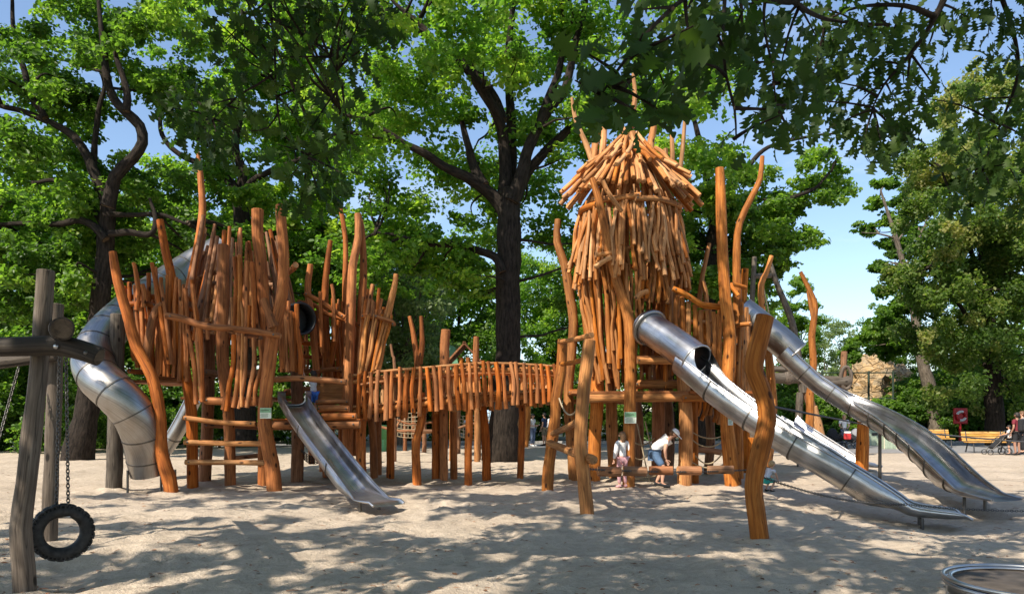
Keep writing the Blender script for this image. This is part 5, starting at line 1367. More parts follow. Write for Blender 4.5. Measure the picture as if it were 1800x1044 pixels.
# ------------------------------------------------------------------ spinning disc, chain and rope on the right
dish = thing('spinner_disc', 'low round spinner with brown top and double steel rim in the bottom right corner', 'spinner', P(1812, 1100, 6.0))
c = Vector(((1826 - 900) * 6.05 / F, 6.05, -.06)); rr = .68
mb = MB(); mb.lathe([(0, .27), (rr - .07, .27), (rr - .05, .255)], c, seg=56); mb.build('disc_top', 'disc_rubber', dish)
for r_, z in ((rr, .30), (rr - .055, .285), (rr - .01, .255)):
    mb = MB(); ring = [c + Vector((math.cos(2 * math.pi * k / 64) * r_, math.sin(2 * math.pi * k / 64) * r_, z)) for k in range(65)]
    mb.tube(ring, [.017] * 65, seg=8, rnoise=0, close=(False, False)); mb.build('rim_tube', 'steel', dish)
mb = MB(); mb.lathe([(rr - .02, .24), (rr - .02, .18), (rr - .05, .18)], c, seg=56); mb.build('skirt', 'steel_dull', dish)
for k in range(12):
    a = 2 * math.pi * (k + .35) / 12; p = c + Vector((math.cos(a) * (rr - .03), math.sin(a) * (rr - .03), 0))
    mb = MB(); mb.tube([p + Vector((0, 0, -.05)), p + Vector((0, 0, .24))], [.018, .018], seg=8, rnoise=0); mb.build('stanchion', 'steel', dish)
ropt = thing('taut_rope', 'dark taut rope running from the S curved post to the right edge', 'rope', P(1500, 760, 12))
mb = MB(); rope_mb(mb, P(1346, 712, 9.5), P(1520, 746, 18.9), .018, .0, n=20); rope_mb(mb, P(1520, 746, 18.9), P(1840, 779, 17), .020, .05, n=20); mb.build('strand', 'rope_dark', ropt)
cht = thing('long_chain', 'long sagging steel chain low over the sand across the end of the near slide', 'chain', P(1560, 900, 12))
mb = MB(); chain_mb(mb, P(1340, 838, 9.7), P(1590, 886, 11.6), .10, .052, .0055); chain_mb(mb, P(1590, 886, 11.6), P(1840, 898, 11.6), .03, .052, .0055); mb.build('links', 'steel_dark', cht)
# ------------------------------------------------------------------ things farther back
random.seed(505)
hut = thing('play_hut', 'small peaked play hut on stilts seen over the bridge rail', 'play hut', (P(818, 730, 25.5).x, 25.5, 0))
hx, hy = P(818, 730, 25.5).x, 25.5
rf = MB(); z0, z1 = H + (730 - 640) * 25.5 / F, H + (730 - 606) * 25.5 / F
for sg in (-1, 1):
    a = Vector((hx, hy, z1)); b2 = Vector((hx + sg * .62, hy, z0)); d = (b2 - a)
    rot = Matrix.Rotation(math.atan2(-d.z * 1.0, abs(d.x)) * sg, 3, 'Y')
    rf.box((a + b2) / 2, (d.length + .12, 1.3, .05), rot)
rf.build('roof', ['brown_wood'], hut)
mb = MB(); mb.box((hx, hy + .1, z0 - .75), (.92, .9, 1.5), tint=.3); mb.build('wall', ['brown_wood'], hut)
for dx in (-.34, -.12, .12, .36):
    pole('board', hut, [Vector((hx + dx, hy - .42, z0 - 1.3)), Vector((hx + dx, hy - .42, z0 - .05 + (.36 - abs(dx))))], .075, seg=7)
for dx in (-.42, .42):
    for dy in (-.35, .45): pole('post', hut, [Vector((hx + dx, hy + dy, -.1)), Vector((hx + dx, hy + dy, z0 - .9))], .10, seg=8)
tp2 = thing('tarp_sheet', 'dark green tarpaulin sloping beside the small peaked hut', 'tarpaulin', P(785, 640, 27))
mb = MB(); A = [P(770, 655, 27.2), P(808, 655, 26.6), P(800, 610, 27.4), P(790, 606, 27.6)]
mb.add(A + [p + Vector((0, .03, 0)) for p in A], [(0, 1, 2, 3), (7, 6, 5, 4), (0, 4, 5, 1), (1, 5, 6, 2), (2, 6, 7, 3), (3, 7, 4, 0)], smooth=False); mb.build('sheet', 'tarp_green', tp2)

cf = thing('net_climber', 'low climbing course of posts, bent poles and tan rope nets seen under the bridge', 'climbing course', P(740, 780, 30))
for pts, r, D in (([(668, 750), (700, 757), (722, 757), (740, 760), (762, 758)], .055, 29), ([(690, 734), (720, 745), (760, 742)], .04, 30), ([(690, 765), (700, 745), (712, 722)], .045, 30), ([(744, 757), (765, 757)], .06, 28), ([(806, 752), (818, 748), (835, 744)], .045, 28)):
    pole('pole', cf, pts, r, D, mat='brown', seg=7)
for px, D, top in ((693, 31, 718), (712, 32, 712), (727, 33, 715), (746, 31, 716), (806, 30, 715), (840, 32, 712)):
    pole('post', cf, [Vector((P(px, 730, D).x, D, -.1)), P(px, top, D)], .09, mat='brown', seg=8)
mb = MB(); net_mb(mb, P(693, 722, 31), P(748, 722, 31), P(748, 765, 31), P(693, 765, 31), 9, 6, .014, .1)
mb.build('rope_net', 'rope_tan', cf); mb = MB(); net_mb(mb, P(806, 730, 30), P(868, 722, 30.5), P(862, 768, 30), P(808, 766, 29.6), 8, 6, .016, .12); mb.build('rope_net', 'rope_tan', cf)
bk = thing('plastic_bin', 'green plastic tub standing behind the bridge posts', 'tub', P(676, 752, 33))
cc = P(676, 752, 33); mb = MB(); mb.lathe([(0, 0), (.20, 0), (.26, .58), (.29, .60), (.27, .63), (.24, .60), (.19, .05), (0, .05)], (cc.x, cc.y, 0.55), seg=20); mb.lathe([(.18, 0), (.18, .55)], (cc.x, cc.y, 0), seg=12)
mb.build('tub', 'green_paint', bk)
tent = thing('sun_canopy', 'pale blue sunshade spread over a pushchair behind the bridge', 'sunshade', P(862, 775, 36))
cc = P(862, 730, 36); mb = MB(); mb.ball((cc.x, cc.y, 1.15), (.75, .55, .75), 18, 8, zmin=.0); mb.build('canopy', 'cloth_sky', tent)
for sx in (-.55, 0, .55): mb = MB(); mb.tube([Vector((cc.x + sx, cc.y, -.05)), Vector((cc.x + sx * .9, cc.y, 1.35))], [.02, .02], seg=6, rnoise=0); mb.build('pole', 'black_metal', tent)

# forked twin post in the distance left of the hut
lone('twin_post', 'pale forked stick standing far off above the left half of the bridge', [(692, 700), (694, 650), (690, 625), (687, 605)], [.09, .08, .06, .04], 24, 'brown')
for px, D, lab in ((904, 34, 'orange post left of the two standing parents'), (922, 36, 'orange post behind the person in white and jeans')):
    lone('far_post', lab, [(px, 730 + 2080 / D), (px + 5, 745), (px + 6, 705)], [.17, .16, .14], D, seg=10)
# curved far post right of the tower
cp = lone('antler_post', 'tall wavy orange post with a side branch behind the far slide', [(1416, 812), (1424, 730), (1424, 692), (1430, 640), (1427, 590), (1433, 545), (1428, 522), (1418, 500), (1407, 478)], [.17, .15, .13, .12, .115, .11, .10, .08, .06], 24.5)
pole('branch', cp, [(1430, 560), (1424, 535), (1420, 512)], [.07, .06, .05], 24.5)
lf = thing('log_climbing_frame', 'dark weathered log climbing frame with leaning grey poles behind the far slide', 'climbing frame', P(1420, 785, 28))
for pts, r, mt in (([(1350, 664), (1390, 664), (1420, 666), (1452, 670), (1492, 670)], .21, 'grey'), ([(1350, 648), (1400, 650), (1440, 660)], .12, 'grey'), ([(1322, 775), (1324, 640), (1322, 540), (1326, 452)], [.12, .11, .10, .09], 'grey'), ([(1412, 690), (1400, 610), (1390, 560), (1368, 505), (1354, 464)], [.16, .14, .13, .11, .08], 'grey'),
                   ([(1326, 486), (1356, 484)], .10, 'grey'), ([(1418, 690), (1434, 740), (1448, 790)], [.17, .17, .18], 'brown'), ([(1406, 690), (1404, 740), (1400, 790)], [.13, .13, .14], 'grey'), ([(1428, 715), (1438, 755), (1444, 788)], [.17, .2, .2], 'tan'), ([(1480, 700), (1482, 660), (1484, 618)], [.13, .12, .11], 'brown')):
    pole('log', lf, pts, r, 28, mat=mt, seg=10, tint=.35)
mb = MB(); cc = P(1487, 664, 27.9); mb.tube([cc + Vector((math.cos(q_) * .20, 0, math.sin(q_) * .42)) for q_ in [2 * math.pi * k / 20 for k in range(21)]], [.07] * 21, seg=8, close=(False, False)); mb.build('hoop', ['grey_wood'], lf)
mb = MB(); rope_mb(mb, P(1342, 505, 28), P(1352, 552, 28), .025); rope_mb(mb, P(1384, 620, 28), P(1400, 668, 28), .025); mb.build('rope', 'rope_tan', lf)
mb = MB(); mb.ball(P(1386, 664, 28), (.30, .25, .27), 14, 8); mb.build('rope_wrap', ['grey_wood'], lf)

# rock outcrop
rk = MB(); bm = bmesh.new(); bmesh.ops.create_icosphere(bm, subdivisions=5, radius=1)
c0 = P(1545, 705, 57)
for v in bm.verts:
    n = v.co.copy()
    d = 1 + .30 * mnoise.fractal(n * 1.3 + Vector((3, 7, 1)), 1.0, 2.1, 5) + .10 * mnoise.cell(Vector((n.x * 4, n.y * 4, n.z * 2.2)))
    st = math.floor(n.z * 5) / 5 * .35 + n.z * .65
    v.co = Vector((n.x * 2.9 * d, n.y * 2.4 * d, st * 3.3 * d))
rv = [c0 + v.co for v in bm.verts]; rfc = [[v.index for v in f.verts] for f in bm.faces]; bm.free()
rk.add(rv, rfc, smooth=False)
ro = rk.build('rock_outcrop', 'rock', None, base=(c0.x, c0.y, 0)); tag(ro, 'tan layered rock outcrop rising beyond the thin wire fence', 'rock')
fn = thing('wire_fence', 'thin dark post and rail fence in front of the tan rock', 'fence', P(1527, 770, 56))
for px in (1445, 1487, 1527, 1570): mb = MB(); p = P(px, 730, 50); mb.tube([Vector((p.x, p.y, -.1)), Vector((p.x, p.y, H + 78 * 50 / F))], [.07, .07], seg=6, rnoise=0); mb.build('fence_post', 'fence_green', fn)
for y in (655, 700): mb = MB(); mb.tube([P(1440, y, 50), P(1575, y, 50)], [.045, .045], seg=6, rnoise=0); mb.build('rail', 'fence_green', fn)

# lifebuoy board
lb = thing('lifebuoy_board', 'red lifebuoy board on a red post with white ring', 'lifebuoy board', P(1688, 776, 44))
cc = P(1688, 731, 44); wd_ = 25 * 44 / F
mb = MB(); mb.box(cc, (wd_, .10, wd_ * 1.12), bev=.045); mb.build('board', 'red_paint', lb)
mb = MB(); mb.tube([Vector((cc.x, cc.y + .02, -.2)), Vector((cc.x, cc.y + .02, cc.z - .3))], [.07, .07], seg=8, rnoise=0); mb.build('stand', 'red_paint', lb)
for k in range(4):
    mb = MB(); a0 = math.pi / 4 + k * math.pi / 2 + (math.pi / 8)
    arc = [cc + Vector((math.cos(a0 + t * math.pi / 2 / 8) * .26, -.10, math.sin(a0 + t * math.pi / 2 / 8) * .26)) for t in range(9)]
    mb.tube(arc, [.075] * 9, seg=10, rnoise=0); mb.build('ring_segment', 'white_paint' if k % 2 == 0 else 'red_paint', lb)

# slatted benches
def bench(px, py, lab, grp, rz=0.0, first=None):
    g = G(px, py)
    if first is None:
        t = thing('slatted_bench', lab, 'bench', g, grp)
        for k in range(3): mb = MB(); mb.box(g + Vector((0, -.18 + k * .14, .46)), (1.95, .11, .04), bev=.008, tint=R(.4, .7)); mb.build('seat_slat', ['bench_wood'], t)
        for k in range(4): mb = MB(); mb.box(g + Vector((0, .27 + k * .025, .54 + k * .105)), (1.95, .035, .088), Matrix.Rotation(-.22, 3, 'X'), bev=.008, tint=R(.4, .7)); mb.build('back_slat', ['bench_wood'], t)
        for sx in (-.78, .78):
            mb = MB()
            mb.tube([g + Vector((sx, -.26, -.05)), g + Vector((sx, -.20, .43)), g + Vector((sx, .22, .43)), g + Vector((sx, .36, .92))], [.028] * 4, seg=8, rnoise=0)
            mb.tube([g + Vector((sx, .18, .43)), g + Vector((sx, .34, -.05))], [.028] * 2, seg=8, rnoise=0); mb.build('leg_frame', 'black_metal', t)
        return t
    t = first.copy(); COL.objects.link(t); t.location = g; t.rotation_euler = (0, 0, rz); t['label'] = lab
    for ch in first.children: c = ch.copy(); COL.objects.link(c); c.parent = t
    return t
b1 = bench(1737, 795.5, 'yellow slatted bench with a folded pushchair leaning at its right end', 'slatted benches on the path')
b1.rotation_euler = (0, 0, .04)
bench(1640, 787, 'yellow slatted bench partly behind the curved end of the far slide', None, .02, b1)

# green bins
def bin_(px, py, lab, lid):
    g = G(px, py); t = thing('litter_bin', lab, 'litter bin', g, None)
    mb = MB(); mb.box(g + Vector((0, 0, .40)), (.62, .5, .8), bev=.06); mb.build('body', 'bin_green', t)
    mb = MB(); mb.ball(g + Vector((0, 0, .78)), (.33, .27, .30), 18, 8, zmin=0.0); mb.build('dome_lid', lid, t)
    mb = MB(); mb.box(g + Vector((.05, -.26, .62)), (.30, .03, .14), bev=.01); mb.build('opening', 'black_metal', t)
    for sx in (-.29, .29): mb = MB(); mb.tube([g + Vector((sx, -.24, 0)), g + Vector((sx, -.24, .8))], [.025] * 2, seg=6, rnoise=0); mb.build('corner_bar', 'bin_cream', t)
bin_(1561, 789, 'pale green litter bin with cream dome lid right of the short orange post', 'bin_cream')
bin_(1532, 783, 'green litter bin with green dome lid just behind the short orange post', 'bin_green')
for k, (px, py) in enumerate(((1590, 791),)):
    g = G(px, py); t = thing('barrier_hoop', 'low pale metal hoop beside the cream topped bin', 'barrier', g)
    mb = MB(); mb.tube(catmull([g + Vector((-.22, 0, -.05)), g + Vector((-.22, 0, .36)), g + Vector((.0, 0, .44)), g + Vector((.22, 0, .36)), g + Vector((.22, 0, -.05))], .06), [.03] * 40, seg=8, rnoise=0) if False else mb.tube([g + Vector((-.3, 0, -.05)), g + Vector((-.3, 0, .45)), g + Vector((.3, 0, .45)), g + Vector((.3, 0, -.05))], [.03] * 4, seg=8, rnoise=0)
    mb.build('hoop', 'kerb_stone', t)

# ------------------------------------------------------------------ people
def skin_mesh(name, verts, edges, radii, subs=1):
    me = bpy.data.meshes.new(name); bm = bmesh.new(); ly = bm.verts.layers.skin.verify(); vs = []
    for i, (p, r) in enumerate(zip(verts, radii)):
        v = bm.verts.new(p); rr = r if hasattr(r, '__len__') else (r, r); v[ly].radius = rr; v[ly].use_root = (i == 0); vs.append(v)
    for a, b2 in edges: bm.edges.new((vs[a], vs[b2]))
    bm.to_mesh(me); bm.free()
    o = bpy.data.objects.new(name, me); COL.objects.link(o)
    md = o.modifiers.new('s', 'SKIN'); md.use_smooth_shade = True; md.branch_smoothing = .6
    if subs: s2 = o.modifiers.new('u', 'SUBSURF'); s2.levels = subs; s2.render_levels = subs
    dg = bpy.context.evaluated_depsgraph_get(); dg.update()
    out = bpy.data.meshes.new_from_object(o.evaluated_get(dg))
    bpy.data.objects.remove(o)
    V = [v.co.copy() for v in out.vertices]; Fc = [list(p.vertices) for p in out.polygons]
    bpy.data.meshes.remove(out)
    return V, Fc
def person(label, base, h, yaw, skin='skin', top='cloth_white', bottom='cloth_navy', hair='hair_brown', shoes='cloth_black', legs='long', sleeves='short', over=None, headk=1.0, bulk=1.0, longhair=False, cap=None, group=None, top_only=False):
    """local frame: f forward, l left, z up, in units of body height"""
    t = thing('person', label, 'person', base, group)
    Fv = Vector((math.cos(yaw), math.sin(yaw), 0)); Lv = Vector((-math.sin(yaw), math.cos(yaw), 0)); base = Vector(base)
    J = dict(pelvis=(0, 0, .53), waist=(0, 0, .61), chest=(.0, 0, .72), nb=(-.005, 0, .815), neck=(0, 0, .85), head=(.012, 0, .925),
             shL=(0, .105, .80), elL=(-.02, .135, .64), wrL=(.05, .14, .50), haL=(.07, .14, .45), shR=(0, -.105, .80), elR=(-.02, -.135, .64), wrR=(.05, -.14, .50), haR=(.07, -.14, .45),
             hiL=(0, .052, .50), knL=(.015, .06, .28), anL=(-.01, .06, .05), toL=(.085, .068, .018), hiR=(0, -.052, .50), knR=(.015, -.06, .28), anR=(-.01, -.06, .05), toR=(.085, -.068, .018))
    if over: J.update(over)
    def W(n_): q = J[n_] if isinstance(n_, str) else n_; return base + (Fv * q[0] + Lv * q[1] + Vector((0, 0, q[2]))) * h
    RAD = dict(pelvis=.072, waist=.062, chest=.074, nb=.048, neck=.030, shL=.034, elL=.024, wrL=.016, shR=.034, elR=.024, wrR=.016, hiL=.052, knL=.034, anL=.021, toL=.016, hiR=.052, knR=.034, anR=.021, toR=.016)
    RAD = {k: v * (bulk if k in ('pelvis', 'waist', 'chest', 'nb', 'shL', 'shR', 'hiL', 'hiR', 'knL', 'knR') else 1) for k, v in RAD.items()}
    keys = list(RAD); verts = [W(k) for k in keys]; rad = [RAD[k] * h for k in keys]; ix = {k: i for i, k in enumerate(keys)}
    E = [('pelvis', 'waist'), ('waist', 'chest'), ('chest', 'nb'), ('nb', 'neck')]
    for s in 'LR': E += [('nb', 'sh' + s), ('sh' + s, 'el' + s), ('el' + s, 'wr' + s), ('pelvis', 'hi' + s), ('hi' + s, 'kn' + s), ('kn' + s, 'an' + s), ('an' + s, 'to' + s)]
    edges = [(ix[a], ix[b2]) for a, b2 in E]
    # head: three stacked vertices along the neck-head axis
    hd = W('head'); nk = W('neck'); axh = (hd - nk).normalized()
    for d, r in ((-.028, .040), (.0, .056), (.035, .050)):
        verts.append(hd + axh * d * h * headk + Fv * (.004 * h)); rad.append((r * h * headk * .92, r * h * headk)); 
    i0 = len(verts) - 3; edges += [(ix['neck'], i0), (i0, i0 + 1), (i0 + 1, i0 + 2)]
    V, Fc = skin_mesh('b', verts, edges, rad, 1)
    mb = MB(); mb.add(V, Fc)
    # hands: palm, four unequal bent fingers, thumb from the side of the palm
    for s, sg in (('L', 1), ('R', -1)):
        w_ = W('wr' + s); ha = W('ha' + s); d = (ha - w_).normalized(); side = (Lv * sg).cross(d); side = side.normalized() if side.length > .1 else Fv
        pl = w_ + d * .030 * h
        mb.tube([w_ - d * .006 * h, pl, w_ + d * .055 * h], [.013 * h, .019 * h, .016 * h], seg=8, rnoise=0, flat=.6, chamfer=False)
        inw = d.cross(side).normalized()
        for k, ln in enumerate((.036, .042, .039, .030)):
            b3 = w_ + d * .052 * h + side * (k - 1.5) * .0085 * h
            mb.tube([b3, b3 + d * ln * .55 * h, b3 + d * ln * .9 * h + inw * ln * .35 * h], [.0052 * h, .005 * h, .0036 * h], seg=6, rnoise=0, chamfer=False)
        b3 = w_ + d * .018 * h + side * .017 * h
        mb.tube([b3, b3 + (d * .6 + side * .7) * .022 * h, b3 + (d * 1.2 + side * .8) * .033 * h], [.0065 * h, .006 * h, .004 * h], seg=6, rnoise=0, chamfer=False)
    # face
    up_h = axh; fw = (Fv - up_h * Fv.dot(up_h)).normalized(); rt_ = up_h.cross(fw)
    R3 = Matrix((rt_, fw, up_h)).transposed(); hk = h * headk
    mb.ball(hd + fw * .056 * hk - up_h * .006 * hk, (.009 * hk, .014 * hk, .014 * hk), 8, 6, rot=R3)
    for sg in (-1, 1):
        mb.ball(hd + fw * .047 * hk + rt_ * sg * .021 * hk + up_h * .006 * hk, (.008 * hk, .006 * hk, .006 * hk), 8, 6, mi=1, rot=R3)
        mb.ball(hd + rt_ * sg * .054 * hk - up_h * .004 * hk, (.006 * hk, .011 * hk, .017 * hk), 8, 6, rot=R3)
    mb.ball(hd + fw * .049 * hk - up_h * .030 * hk, (.015 * hk, .006 * hk, .005 * hk), 8, 6, mi=2, rot=R3)
    mb.build('body', [skin, 'eye_dark', 'lip'], t)
    # clothes follow the body
    def cloth(name, ks, ee, grow, mat, scale=None):
        vv = [W(k) if isinstance(k, str) else W(k) for k in ks]
        rr = [(RAD[k] if isinstance(k, str) else .03) * h * (scale or {}).get(k if isinstance(k, str) else '', 1) + grow * h for k in ks]
        V, Fc = skin_mesh(name, vv, ee, rr, 1); mb = MB(); mb.add(V, Fc); return mb.build(name, mat, t)
    def mid(a, b2, f): A, B = J[a], J[b2]; return tuple(A[i] + (B[i] - A[i]) * f for i in range(3))
    J['slL'] = mid('shL', 'elL', .62 if sleeves == 'short' else 1.0); J['slR'] = mid('shR', 'elR', .62 if sleeves == 'short' else 1.0); RAD['slL'] = RAD['slR'] = .032
    ks = ['chest', 'waist', 'pelvis', 'nb', 'shL', 'shR', 'slL', 'slR']; ee = [(0, 1), (1, 2), (0, 3), (3, 4), (3, 5), (4, 6), (5, 7)]
    if sleeves == 'long':
        J['wlL'] = mid('elL', 'wrL', .92); J['wlR'] = mid('elR', 'wrR', .92); RAD['wlL'] = RAD['wlR'] = .018; ks += ['wlL', 'wlR']; ee += [(6, 8), (7, 9)]
    cloth('shirt', ks, ee, .012, top)
    if legs == 'long': J['lgL'] = mid('knL', 'anL', .92); J['lgR'] = mid('knR', 'anR', .92); RAD['lgL'] = RAD['lgR'] = .024; ks = ['pelvis', 'hiL', 'hiR', 'knL', 'knR', 'lgL', 'lgR']; ee = [(0, 1), (0, 2), (1, 3), (2, 4), (3, 5), (4, 6)]
    else: J['lgL'] = mid('hiL', 'knL', .95); J['lgR'] = mid('hiR', 'knR', .95); RAD['lgL'] = RAD['lgR'] = .046; ks = ['pelvis', 'hiL', 'hiR', 'lgL', 'lgR']; ee = [(0, 1), (0, 2), (1, 3), (2, 4)]
    cloth('trousers' if legs == 'long' else 'shorts', ks, ee, .009, bottom)
    for s in 'LR':
        a, b2 = W('an' + s), W('to' + s); d = (b2 - a); mb = MB()
        mb.tube([a - d * .25 + Vector((0, 0, -.012 * h)), a + d * .3 + Vector((0, 0, -.014 * h)), b2, b2 + d * .22], [.022 * h, .026 * h, .022 * h, .010 * h], seg=10, rnoise=0); mb.build('shoe', shoes, t)
    mb = MB()
    mb.ball(hd - fw * .010 * hk + up_h * .012 * hk, (.060 * hk, .062 * hk, .060 * hk), 14, 8, rot=R3, zmin=-.05)
    mb.ball(hd - fw * .024 * hk - up_h * .004 * hk, (.057 * hk, .046 * hk, .058 * hk), 14, 8, rot=R3)
    if longhair:
        p0 = hd - fw * .03 * hk; mb.tube([p0 + up_h * .02 * hk, p0 - up_h * .05 * hk - fw * .012 * hk, p0 - Vector((0, 0, .125 * hk)) - fw * .012 * hk], [.052 * hk, .050 * hk, .022 * hk], seg=12, rnoise=.08)
    mb.build('hair', hair, t)
    if cap:
        mb = MB(); mb.ball(hd + up_h * .018 * hk, (.064 * hk, .069 * hk, .058 * hk), 16, 8, rot=R3, zmin=0.0)
        mb.ball(hd + up_h * .020 * hk + fw * .085 * hk, (.046 * hk, .048 * hk, .008 * hk), 14, 6, rot=R3); mb.build('cap', cap, t)
    return t
random.seed(606)
# boy bending forward, hands on his thighs, facing right
bp_ = G(1162, 855)
person('boy in white cap and white shirt bending forward under the tower', bp_, 1.56, -.25, bulk=1.16, bottom='cloth_denim', legs='short', cap='cloth_white', shoes='cloth_black', headk=1.02,
       over=dict(pelvis=(-.10, 0, .50), waist=(-.055, 0, .575), chest=(.035, 0, .64), nb=(.105, 0, .69), neck=(.135, 0, .715), head=(.185, 0, .765), shL=(.09, .10, .675), shR=(.09, -.10, .675), elL=(.055, .135, .53), elR=(.06, -.135, .53), wrL=(.07, .085, .395), wrR=(.075, -.085, .395), haL=(.09, .075, .35), haR=(.095, -.075, .35),
                 hiL=(-.095, .055, .47), hiR=(-.095, -.055, .47), knL=(.035, .085, .275), knR=(.04, -.085, .275), anL=(-.075, .085, .05), anR=(.02, -.10, .05), toL=(.02, .09, .018), toR=(.115, -.105, .018)))
person('girl in white top and pink trousers standing behind the post with the notice board', G(1094, 857), 1.25, 1.9, bottom='cloth_pink', legs='long', hair='hair_brown', longhair=True, shoes='cloth_pink', headk=1.08, sleeves='long', top='cloth_white')
person('toddler in teal shorts crouching beyond the S curved post', G(1353, 864), .86, .4, top='cloth_pale', bottom='cloth_teal', legs='short', hair='hair_blond', headk=1.3,
       over=dict(pelvis=(-.12, 0, .30), waist=(-.08, 0, .38), chest=(-.02, 0, .47), nb=(.03, 0, .555), neck=(.045, 0, .585), head=(.075, 0, .67), shL=(.02, .10, .54), shR=(.02, -.10, .54), elL=(.10, .12, .42), elR=(.10, -.12, .42), wrL=(.17, .08, .31), wrR=(.17, -.08, .31), haL=(.20, .07, .27), haR=(.20, -.07, .27),
                 hiL=(-.11, .06, .28), hiR=(-.11, -.06, .28), knL=(.08, .09, .27), knR=(.08, -.09, .27), anL=(-.04, .09, .05), anR=(-.04, -.09, .05), toL=(.06, .10, .02), toR=(.06, -.10, .02)))
dk = P(551, 705, 17.2); dk.z = 1.56
person('child in white shirt and blue shorts on the fort deck with one arm raised', dk, 1.08, 2.4, skin='skin', top='cloth_pale', bottom='cloth_blue', legs='short', hair='hair_dark', headk=1.15,
       over=dict(elL=(.10, .15, .86), wrL=(.16, .15, .97), haL=(.17, .15, 1.02), shL=(0, .105, .81), elR=(.12, -.12, .84), wrR=(.17, -.10, .95), haR=(.18, -.10, 1.0)))
person('child in green shirt cut by the right edge of the photo', G(1812, 848), 1.0, 2.9, top='cloth_green', bottom='cloth_denim', legs='short', headk=1.2, hair='hair_blond',
       over=dict(elL=(.08, .16, .62), wrL=(.14, .16, .50), haL=(.15, .15, .45)))
GP = None
person('adult in pale grey shirt and dark shorts just right of the central trunk', G(887, 781), 1.66, 1.2, top='cloth_sky', bottom='cloth_navy', legs='short', hair='hair_dark')
person('adult in white top and blue jeans standing by the orange far post', G(936, 784), 1.70, -.6, top='cloth_white', bottom='cloth_jeans', legs='long', hair='hair_dark', shoes='cloth_white', over=dict(wrL=(.12, .08, .62), haL=(.16, .06, .64), wrR=(.12, -.08, .62), haR=(.16, -.06, .64)))
person('adult in navy shirt and khaki shorts among the standing parents', G(957, 783), 1.76, 2.6, skin='skin', top='cloth_navy', bottom='cloth_khaki', legs='short', hair='hair_dark')
person('adult in long white shirt and blue shorts right of the navy shirted one', G(969, 780), 1.70, 2.0, top='cloth_white', bottom='cloth_blue', legs='short', hair='hair_brown', sleeves='long')
person('adult in lilac seen between the bridge posts', G(822, 778), 1.62, 2.0, top='cloth_pale', bottom='cloth_pale', legs='long', hair='hair_dark')
person('blond adult in white shirt standing behind the grey pram', G(1484, 788), 1.66, -1.9, top='cloth_white', bottom='cloth_jeans', legs='long', hair='hair_blond', longhair=True, over=dict(wrL=(.17, .08, .60), haL=(.20, .07, .60), wrR=(.17, -.08, .60), haR=(.20, -.07, .60), elL=(.03, .13, .66), elR=(.03, -.13, .66)))
pr_ = person('adult in dark red shirt by the right bench', G(1788, 800), 1.74, 1.9, skin='skin_dark', top='cloth_maroon', bottom='cloth_black', legs='short', hair='hair_dark')
pg = G(1788, 800); bd = Vector((math.cos(1.9), math.sin(1.9), 0))
bpk = thing('backpack', 'black backpack worn on the back of the dark red shirted adult', 'backpack', pg - bd * .2 + Vector((0, 0, 1.05)))
mb = MB(); mb.box(pg - bd * .22 + Vector((0, 0, 1.22)), (.34, .2, .50), Matrix.Rotation(1.9 - math.pi / 2, 3, 'Z'), bev=.07); mb.build('bag', 'cloth_black', bpk)
mb = MB(); mb.box(pg - bd * .34 + Vector((0, 0, 1.12)), (.24, .08, .22), Matrix.Rotation(1.9 - math.pi / 2, 3, 'Z'), bev=.03); mb.build('front_pocket', 'cloth_black', bpk)
person('child in white shirt leaning on the folded pushchair beside the right bench', G(1774, 799), 1.22, 2.6, top='cloth_white', bottom='cloth_black', legs='short', hair='hair_dark', over=dict(elL=(.10, .12, .68), wrL=(.20, .08, .66), haL=(.24, .07, .65)))
person('adult in pale clothes at the very right edge behind the backpack', G(1797, 797), 1.80, 2.8, top='cloth_grey', bottom='cloth_black', legs='long', hair='hair_brown')
# pram and folded pushchair
def wheel_mb(mb, c, r, ax): mb.lathe([(r * .82, -.02), (r, -.02), (r, .02), (r * .82, .02)], c, ax, 20, close=True)
def pram(label, g, yaw, hood, fold=False, extra=None):
    t = thing('pushchair', label, 'pushchair', g); rt = Matrix.Rotation(yaw, 3, 'Z'); f = rt @ Vector((1, 0, 0)); s = rt @ Vector((0, 1, 0)); U = Vector((0, 0, 1))
    for dx, r in ((-.32, .15), (.36, .11)):
        for dy in (-.24, .24): mb = MB(); wheel_mb(mb, g + f * dx + s * dy + U * r, r, s); mb.build('wheel', 'black_metal', t)
    for dy in (-.22, .22):
        mb = MB(); mb.tube([g + f * -.32 + s * dy + U * .15, g + f * .10 + s * dy + U * .52, g + f * -.45 + s * dy + U * .98], [.016] * 3, seg=6, rnoise=0); mb.tube([g + f * .36 + s * dy + U * .11, g + f * -.15 + s * dy + U * .68], [.016] * 2, seg=6, rnoise=0); mb.build('frame', 'steel_dark', t)
    mb = MB(); mb.tube([g + f * -.45 + s * -.24 + U * .98, g + f * -.45 + s * .24 + U * .98], [.02] * 2, seg=8, rnoise=0); mb.build('handle', 'black_metal', t)
    if fold:
        mb = MB(); mb.box(g + f * -.05 + U * .52, (.75, .34, .12), rt @ Matrix.Rotation(.75, 3, 'Y'), bev=.04); mb.build('folded_seat', 'cloth_black', t)
    else:
        mb = MB(); mb.ball(g + U * .52 + f * .05, (.42, .25, .22), 16, 8, rot=rt, zmin=-1); mb.build('carrycot', 'cloth_black', t)
        mb = MB(); mb.ball(g + U * .58 + f * .18, (.27, .26, .42), 16, 8, rot=rt, zmin=.02); mb.build('hood', hood, t)
    return t
pram('dark pushchair with grey hood standing before the blond adult', G(1498, 789), .2, 'cloth_grey')
pram('pushchair with black hood and white lining left of the grey hooded one', G(1470, 788), 2.9, 'cloth_black')
pram('folded black pushchair leaning by the right slatted bench', G(1752, 799), math.pi - .1, 'cloth_black', True)
